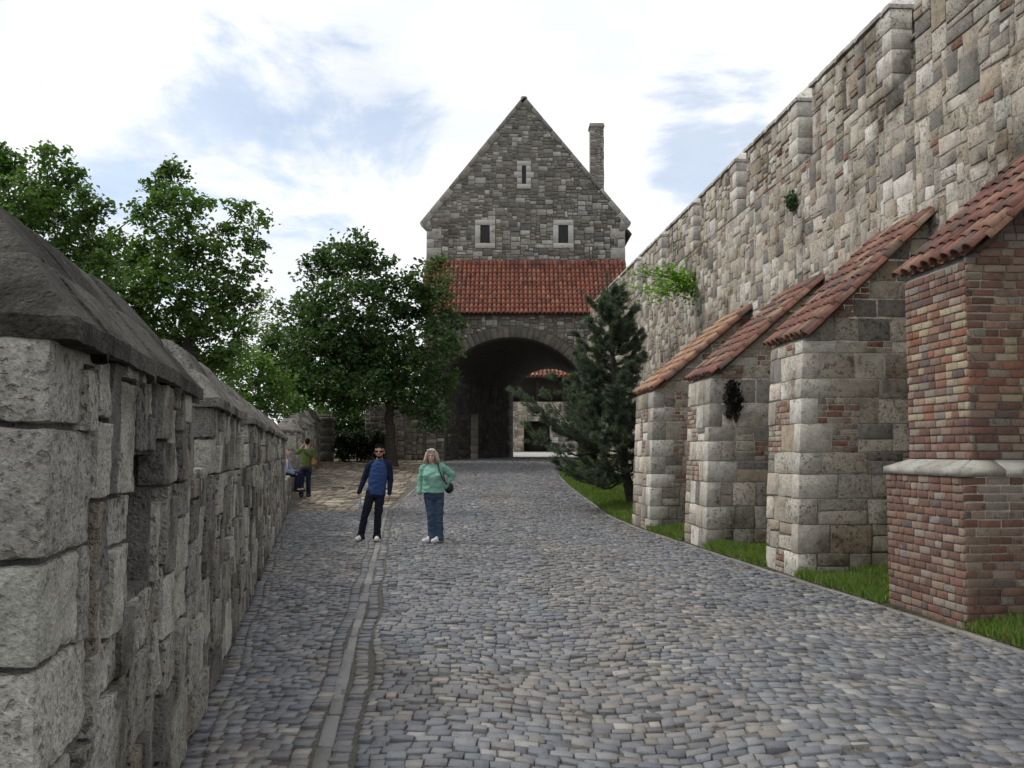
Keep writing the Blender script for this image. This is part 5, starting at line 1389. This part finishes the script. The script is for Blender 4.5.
# --- woman in the mint top, hand on her hip
def woman():
    kids = []; fc = (-.12, -1)
    hc = (-.045, -.03, 1.565); shL, shR = (-.185, 0, 1.345), (.125, .02, 1.365); elL, elR = (-.262, .03, 1.10), (.325, .11, 1.22); wrL, wrR = (-.262, -.04, .895), (.195, .06, 1.0)
    hipL, hipR = (-.085, 0, .87), (.085, 0, .87); knL, knR = (-.045, -.02, .47), (.085, -.01, .46); anL, anR = (-.03, .01, .09), (.10, .0, .09)
    b = MB(); head(b, hc, fc, .98); cap(b, (-.035, .005, 1.37), (-.04, -.01, 1.50), .056, .05)
    loft(b, [(.0, 0, .88, .13, .09), (.0, 0, .95, .15, .115), (-.01, 0, 1.1, .15, .12), (-.025, 0, 1.25, .16, .12), (-.03, 0, 1.36, .15, .09), (-.035, 0, 1.42, .06, .05)])
    chain(b, [shL, elL, wrL], [.05, .042, .027]); chain(b, [shR, elR, wrR], [.05, .042, .027])
    for h_, k_, a_ in ((hipL, knL, anL), (hipR, knR, anR)): chain(b, [h_, k_, a_], [.09, .06, .042]); cap(b, A(*a_), A(*a_) + A(0, -.04, -.05), .034, .022)
    hand(b, wrL, (.03, -.1, -1), (.9, .2, 0), -1, .35, .92); hand(b, wrR, (-.75, -.25, -.35), (0, -.9, .2), 1, .15, .9)
    root = fuse(b, 'person', M_SKIN2, .0065, 2)
    m = MB(); loft(m, [(-.015, -.01, .905, .212, .175), (-.015, -.01, .95, .202, .174), (-.01, -.015, 1.06, .192, .175), (-.02, -.02, 1.18, .19, .178), (-.028, -.018, 1.27, .188, .16), (-.03, 0, 1.35, .17, .115), (-.033, 0, 1.40, .105, .08), (-.035, 0, 1.425, .072, .062)])
    for sg in (-1, 1): ell(m, (-.03 + .085 * sg, -.125, 1.2), (.085, .075, .08))
    for s_, e_, w_ in ((shL, elL, wrL), (shR, elR, wrR)): cap(m, s_, e_, .082, .066); cap(m, e_, A(*e_) + (A(*w_) - A(*e_)) * .96, .064, .046)
    kids.append(fuse(m, 'top', M_MINT, .009, 3, .013))
    m = MB(); loft(m, [(0, 0, .77, .14, .12), (0, 0, .80, .165, .135), (0, 0, .85, .185, .15), (0, -.005, .93, .18, .15), (0, -.005, 1.02, .165, .14)])
    for h_, k_, a_ in ((hipL, knL, anL), (hipR, knR, anR)):
        a_ = A(*a_); cap(m, h_, k_, .108, .084); cap(m, k_, a_ + A(0, 0, .02), .083, .075); cap(m, a_ + A(0, 0, .06), a_ + A(0, -.01, -.06), .078, .088, flat=True)
    kids.append(fuse(m, 'jeans', M_DENIM, .009, 2, .011))
    kids.append(shoe('shoe', (anL[0] - .03, anL[1] - .0, 0), (-.75, -.8), M_WHITE, .96)); kids.append(shoe('shoe', (anR[0] - .02, anR[1] - .02, 0), (-.55, -1), M_WHITE, 1.0))
    m = MB(); c = A(*hc)
    ell(m, c + A(.0, .02, .05), (.100, .105, .098))
    for sg in (-1, 1):
        cap(m, c + A(.078 * sg, .01, .05), c + A(.112 * sg, .005, -.085), .038, .040); cap(m, c + A(.07 * sg, -.055, .07), c + A(.108 * sg, -.045, -.06), .022, .026)
        cap(m, c + A(.055 * sg, .06, .03), c + A(.075 * sg, .07, -.09), .05, .052)
    cap(m, c + A(-.06, .085, -.05), c + A(.06, .085, -.05), .055, .055); cap(m, c + A(-.06, -.062, .105), c + A(.045, -.066, .1), .024, .024)
    kids.append(fuse(m, 'hair', M_HAIRG, .008, 3, .005)); eyes(hc, fc, kids, .98); mouth(hc, fc, kids, .98, .026)
    L = A(-1.42, 18.22, .008)
    finish(root, kids, 'grey-haired woman in mint green top and blue jeans, one hand on her hip', L)
    t = thing('shoulder_bag', 'black shoulder bag behind the elbow of the woman in mint green', 'bag', L + A(.27, .12, .9))
    m = MB(); ell(m, L + A(.265, .13, .985), (.085, .07, .105)); m2 = MB()
    g0 = fuse(m, 'bag_body', M_BLACK, .008, 2, .004)
    g0.parent = t; g0.location = tuple(-(L + A(.27, .12, .9)))
    pts = [L + A(.20, .14, 1.06), L + A(.15, .16, 1.25), L + A(.085, .06, 1.425), L + A(.075, -.07, 1.43), L + A(.105, -.15, 1.32), L + A(.165, -.165, 1.16), L + A(.21, -.05, 1.08), L + A(.245, .06, 1.06)]
    tube(m2, pts, [.012] * len(pts), 6); part('strap', m2, M_BLACK, t, True)
woman()

# --- man in green seen from behind, arms raised
def man_back():
    kids = []; fc = (-.25, .97)
    hc = (.06, .03, 1.72); shL, shR = (-.135, 0, 1.46), (.225, 0, 1.46); elL, elR = (-.27, .10, 1.37), (.285, .06, 1.18); wrL, wrR = (-.09, .16, 1.63), (.22, .26, 1.08)
    hipL, hipR = (-.06, 0, .92), (.11, 0, .92); knL, knR = (-.09, -.01, .49), (.11, -.01, .49); anL, anR = (-.11, .02, .09), (.115, .02, .09)
    b = MB(); head(b, hc, fc); cap(b, (.045, .0, 1.48), (.055, .02, 1.65), .055, .052)
    loft(b, [(.025, 0, .84, .15, .1), (.03, 0, 1.0, .15, .1), (.04, 0, 1.2, .15, .1), (.045, 0, 1.4, .17, .1), (.045, 0, 1.47, .15, .08), (.045, 0, 1.53, .06, .06)])
    chain(b, [shL, elL, wrL], [.05, .041, .028]); chain(b, [shR, elR, wrR], [.05, .041, .028])
    for h_, k_, a_ in ((hipL, knL, anL), (hipR, knR, anR)): chain(b, [h_, k_, a_], [.08, .055, .04]); cap(b, A(*a_), A(*a_) + A(0, .12, -.03), .035, .03)
    hand(b, wrL, (.5, .3, .6), (.5, .3, -.5), 1, .4); hand(b, wrR, (-.5, .7, .2), (-.5, .3, -.5), -1, .4)
    root = fuse(b, 'person', M_SKIN1, .008, 2)
    m = MB(); loft(m, [(.025, 0, .90, .172, .12), (.03, 0, 1.05, .175, .125), (.04, 0, 1.22, .185, .125), (.045, 0, 1.38, .185, .115), (.045, 0, 1.46, .16, .095), (.045, 0, 1.52, .08, .068)])
    for s_, e_, w_ in ((shL, elL, wrL), (shR, elR, wrR)): cap(m, s_, A(*s_) + (A(*e_) - A(*s_)) * .85, .082, .07)
    kids.append(fuse(m, 'shirt', M_GREEN, .01, 4, .008))
    m = MB(); loft(m, [(.025, 0, .82, .15, .11), (.025, 0, .9, .16, .115), (.025, 0, 1.0, .155, .11)])
    for h_, k_, a_ in ((hipL, knL, anL), (hipR, knR, anR)): cap(m, h_, k_, .1, .075); cap(m, k_, A(*a_) + A(0, 0, .02), .074, .066); cap(m, A(*a_) + A(0, 0, .06), A(*a_) + A(0, 0, -.04), .07, .074, flat=True)
    kids.append(fuse(m, 'jeans', M_NAVY, .01, 3, .008))
    for a_ in (anL, anR): kids.append(shoe('shoe', (a_[0], a_[1], 0), (a_[0] * .6, 1), M_SHOED))
    m = MB(); ell(m, A(*hc) + A(.008, -.018, .035), (.086, .092, .09)); ell(m, A(*hc) + A(.008, -.05, -.035), (.066, .05, .05)); kids.append(fuse(m, 'hair', M_HAIRD, .008, 1, .004))
    m = MB(); loft(m, [(.025, 0, .845, .19, .135), (.025, 0, .90, .2, .145), (.025, 0, .975, .19, .14)]); cap(m, (.19, -.09, .93), (.215, -.1, .76), .045, .03); kids.append(fuse(m, 'jacket', M_BLACK, .01, 3, .008))
    L = A(-6.45, 31.1, float(hz(31.1)) + .012)
    finish(root, kids, 'man in olive green shirt seen from behind, one hand raised to his face', L)
    t = thing('shoulder_bag', 'brown leather bag at the hip of the man in green', 'bag', L + A(.25, -.03, .98))
    m = MB(); cap(m, L + A(.262, -.05, 1.2), L + A(.285, -.05, 1.05), .05, .09); g0 = fuse(m, 'bag_body', M_BROWN, .01, 2, .005); g0.parent = t; g0.location = tuple(-(L + A(.25, -.03, .98)))
    m2 = MB(); pts = [L + A(.25, -.10, 1.22), L + A(.12, -.145, 1.32), L + A(-.02, -.14, 1.44), L + A(-.065, -.06, 1.56), L + A(-.06, .06, 1.52), L + A(.08, .145, 1.36), L + A(.23, .09, 1.22)]
    tube(m2, pts, [.018] * len(pts), 6); part('strap', m2, M_BLACK, t, True)
man_back()

# --- person sitting on the low wall, half hidden by the parapet
def sitter():
    kids = []; fc = (1, -.3)
    # local frame: +x is towards the road
    hc = (.02, .02, 1.66 - .0); shA, shB = (-.03, -.19, 1.40), (-.03, .19, 1.40); elA, elB = (.1, -.27, 1.15), (.1, .26, 1.15); wrA, wrB = (.3, -.16, 1.06), (.3, .15, 1.06)
    b = MB(); head(b, hc, fc); cap(b, (-.02, 0, 1.43), (0.0, .01, 1.6), .055, .052)
    loft(b, [(-.05, 0, .98, .11, .16), (-.06, 0, 1.15, .1, .15), (-.05, 0, 1.35, .1, .17), (-.03, 0, 1.43, .08, .14), (-.02, 0, 1.49, .05, .06)])
    chain(b, [shA, elA, wrA], [.05, .04, .028]); chain(b, [shB, elB, wrB], [.05, .04, .028])
    hips = [((-.02, -.09, 1.06), (.40, -.12, 1.04), (.36, -.13, .62)), ((-.02, .09, 1.06), (.40, .12, 1.04), (.40, .13, .62))]
    for h_, k_, a_ in hips: chain(b, [h_, k_, a_], [.08, .055, .04]); cap(b, a_, A(*a_) + A(.12, 0, -.04), .034, .03)
    hand(b, wrA, (.9, .3, -.2), (0, 0, -1), -1, .3); hand(b, wrB, (.9, -.3, -.2), (0, 0, -1), 1, .3)
    root = fuse(b, 'person', M_SKIN2, .008, 2)
    m = MB(); loft(m, [(-.05, 0, 1.0, .13, .18), (-.055, 0, 1.15, .13, .175), (-.05, 0, 1.33, .12, .185), (-.03, 0, 1.42, .1, .15), (-.02, 0, 1.48, .065, .075)]); kids.append(fuse(m, 'shirt', M_WHITE, .01, 4, .007))
    for s_, e_, w_ in ((shA, elA, wrA), (shB, elB, wrB)):
        m = MB(); cap(m, s_, e_, .082, .065); cap(m, e_, A(*e_) + (A(*w_) - A(*e_)) * .9, .062, .045); kids.append(fuse(m, 'sleeve', M_PALEBLUE, .01, 3, .006))
    m = MB(); ell(m, (-.04, 0, 1.06), (.15, .19, .09))
    for h_, k_, a_ in hips: cap(m, h_, k_, .095, .078); cap(m, k_, A(*a_) + A(0, 0, .03), .076, .064, )
    kids.append(fuse(m, 'jeans', M_NAVY, .01, 3, .007))
    for h_, k_, a_ in hips:
        m = MB(); cap(m, A(*a_) + A(-.04, 0, -.05), A(*a_) + A(.15, 0, -.06), .045, .04); kids.append(fuse(m, 'shoe', M_SHOED, .01, 2))
    m = MB(); ell(m, A(*hc) + A(-.02, .01, .035), (.09, .086, .088)); kids.append(fuse(m, 'hair', M_HAIRD, .008, 1, .004))
    L = A(lx(29.1) - .10, 29.1, -.03)
    finish(root, kids, 'person in pale blue sleeves sitting on the low wall, half hidden by the parapet', L)
sitter()

# ------------------------------------------------------------------ sky and light
SUN_EL, SUN_AZ = math.radians(52), math.radians(-84)     # azimuth from +y (north) towards +x
w = bpy.data.worlds.new('World'); SC.world = w; w.use_nodes = True; nt = w.node_tree; nt.nodes.clear()
out = nt.nodes.new('ShaderNodeOutputWorld'); sky = nt.nodes.new('ShaderNodeTexSky'); sky.sky_type = 'NISHITA'; sky.sun_disc = False
sky.sun_elevation = SUN_EL; sky.sun_rotation = SUN_AZ; sky.air_density = 1.0; sky.dust_density = .4; sky.ozone_density = 1.0
bgs = nt.nodes.new('ShaderNodeBackground'); bgs.inputs[1].default_value = .15; nt.links.new(sky.outputs[0], bgs.inputs[0])
tc = nt.nodes.new('ShaderNodeTexCoord'); gen = tc.outputs['Generated']
sep = nt.nodes.new('ShaderNodeSeparateXYZ'); nt.links.new(gen, sep.inputs[0])
def math_(op, a, b=None, c=None):
    n = nt.nodes.new('ShaderNodeMath'); n.operation = op
    for i, v in enumerate((a, b, c)):
        if v is None: continue
        if hasattr(v, 'is_linked'): nt.links.new(v, n.inputs[i])
        else: n.inputs[i].default_value = v
    return n.outputs[0]
zz = math_('ADD', math_('MAXIMUM', sep.outputs[2], 0.0), .22)
comb = nt.nodes.new('ShaderNodeCombineXYZ'); nt.links.new(math_('DIVIDE', sep.outputs[0], zz), comb.inputs[0]); nt.links.new(math_('DIVIDE', sep.outputs[1], zz), comb.inputs[1])
def cn(scale, det, rough, dist=.0):
    n = nt.nodes.new('ShaderNodeTexNoise'); n.inputs['Scale'].default_value = scale; n.inputs['Detail'].default_value = det; n.inputs['Roughness'].default_value = rough; n.inputs['Distortion'].default_value = dist
    nt.links.new(comb.outputs[0], n.inputs['Vector']); return n.outputs['Fac']
n1 = cn(1.6, 9, .6, .4); n2 = cn(1.15, 8, .6, .3)
# breaks in the cloud: directions (x, y, z) and angular radius
def ray(px, py):
    p = at(px, py, 1.0) - A(0, 0, CH); return nz(p)
gap = None
for px, py, rad, amt in ((225, 115, .07, 1.0), (285, 140, .08, .95), (350, 110, .06, .6), (395, 125, .06, .7), (140, 185, .08, .9), (690, 128, .05, 1.1), (740, 120, .04, .8), (215, 165, .07, .8), (110, 40, .05, .4), (-300, 60, .25, .8), (1500, -300, .3, .8)):
    d = ray(px, py); vm = nt.nodes.new('ShaderNodeVectorMath'); vm.operation = 'DISTANCE'; nt.links.new(gen, vm.inputs[0]); vm.inputs[1].default_value = tuple(d)
    mr = nt.nodes.new('ShaderNodeMapRange'); mr.interpolation_type = 'SMOOTHSTEP'; mr.inputs['From Min'].default_value = rad * 2.3; mr.inputs['From Max'].default_value = 0; mr.inputs['To Max'].default_value = amt
    nt.links.new(vm.outputs['Value'], mr.inputs['Value']); gap = mr.outputs[0] if gap is None else math_('MAXIMUM', gap, mr.outputs[0])
cl = math_('ADD', math_('MULTIPLY', n1, 1.5), math_('MULTIPLY_ADD', gap, -.42, -.2))
mr = nt.nodes.new('ShaderNodeMapRange'); mr.interpolation_type = 'SMOOTHSTEP'; mr.inputs['From Min'].default_value = .17; mr.inputs['From Max'].default_value = .37; mr.inputs['To Min'].default_value = .44; nt.links.new(cl, mr.inputs['Value'])
cr = nt.nodes.new('ShaderNodeValToRGB'); e = cr.color_ramp.elements
e[0].position = .38; e[0].color = (1.10, 1.105, 1.11, 1); e[1].position = .62; e[1].color = (.80, .85, .93, 1)
nt.links.new(n2, cr.inputs[0])
bgc = nt.nodes.new('ShaderNodeBackground'); nt.links.new(cr.outputs[0], bgc.inputs[0]); bgc.inputs[1].default_value = 1.0
mx = nt.nodes.new('ShaderNodeMixShader'); nt.links.new(mr.outputs[0], mx.inputs[0]); nt.links.new(bgs.outputs[0], mx.inputs[1]); nt.links.new(bgc.outputs[0], mx.inputs[2]); nt.links.new(mx.outputs[0], out.inputs[0])
sd = bpy.data.lights.new('sun', 'SUN'); sd.energy = 1.9; sd.angle = math.radians(12); sd.color = (1, .96, .9); so = bpy.data.objects.new('sun', sd); COL.objects.link(so)
d = Vector((math.sin(SUN_AZ) * math.cos(SUN_EL), math.cos(SUN_AZ) * math.cos(SUN_EL), math.sin(SUN_EL))); so.rotation_euler = (-d).to_track_quat('-Z', 'Y').to_euler()

vs = SC.view_settings; vs.view_transform = 'Standard'; vs.look = 'None'; vs.gamma = 1; vs.use_curve_mapping = False; vs.exposure = 0.12
SC.render.engine = 'CYCLES'; SC.cycles.use_denoising = True; SC.cycles.max_bounces = 6; SC.cycles.diffuse_bounces = 4; SC.cycles.transparent_max_bounces = 8
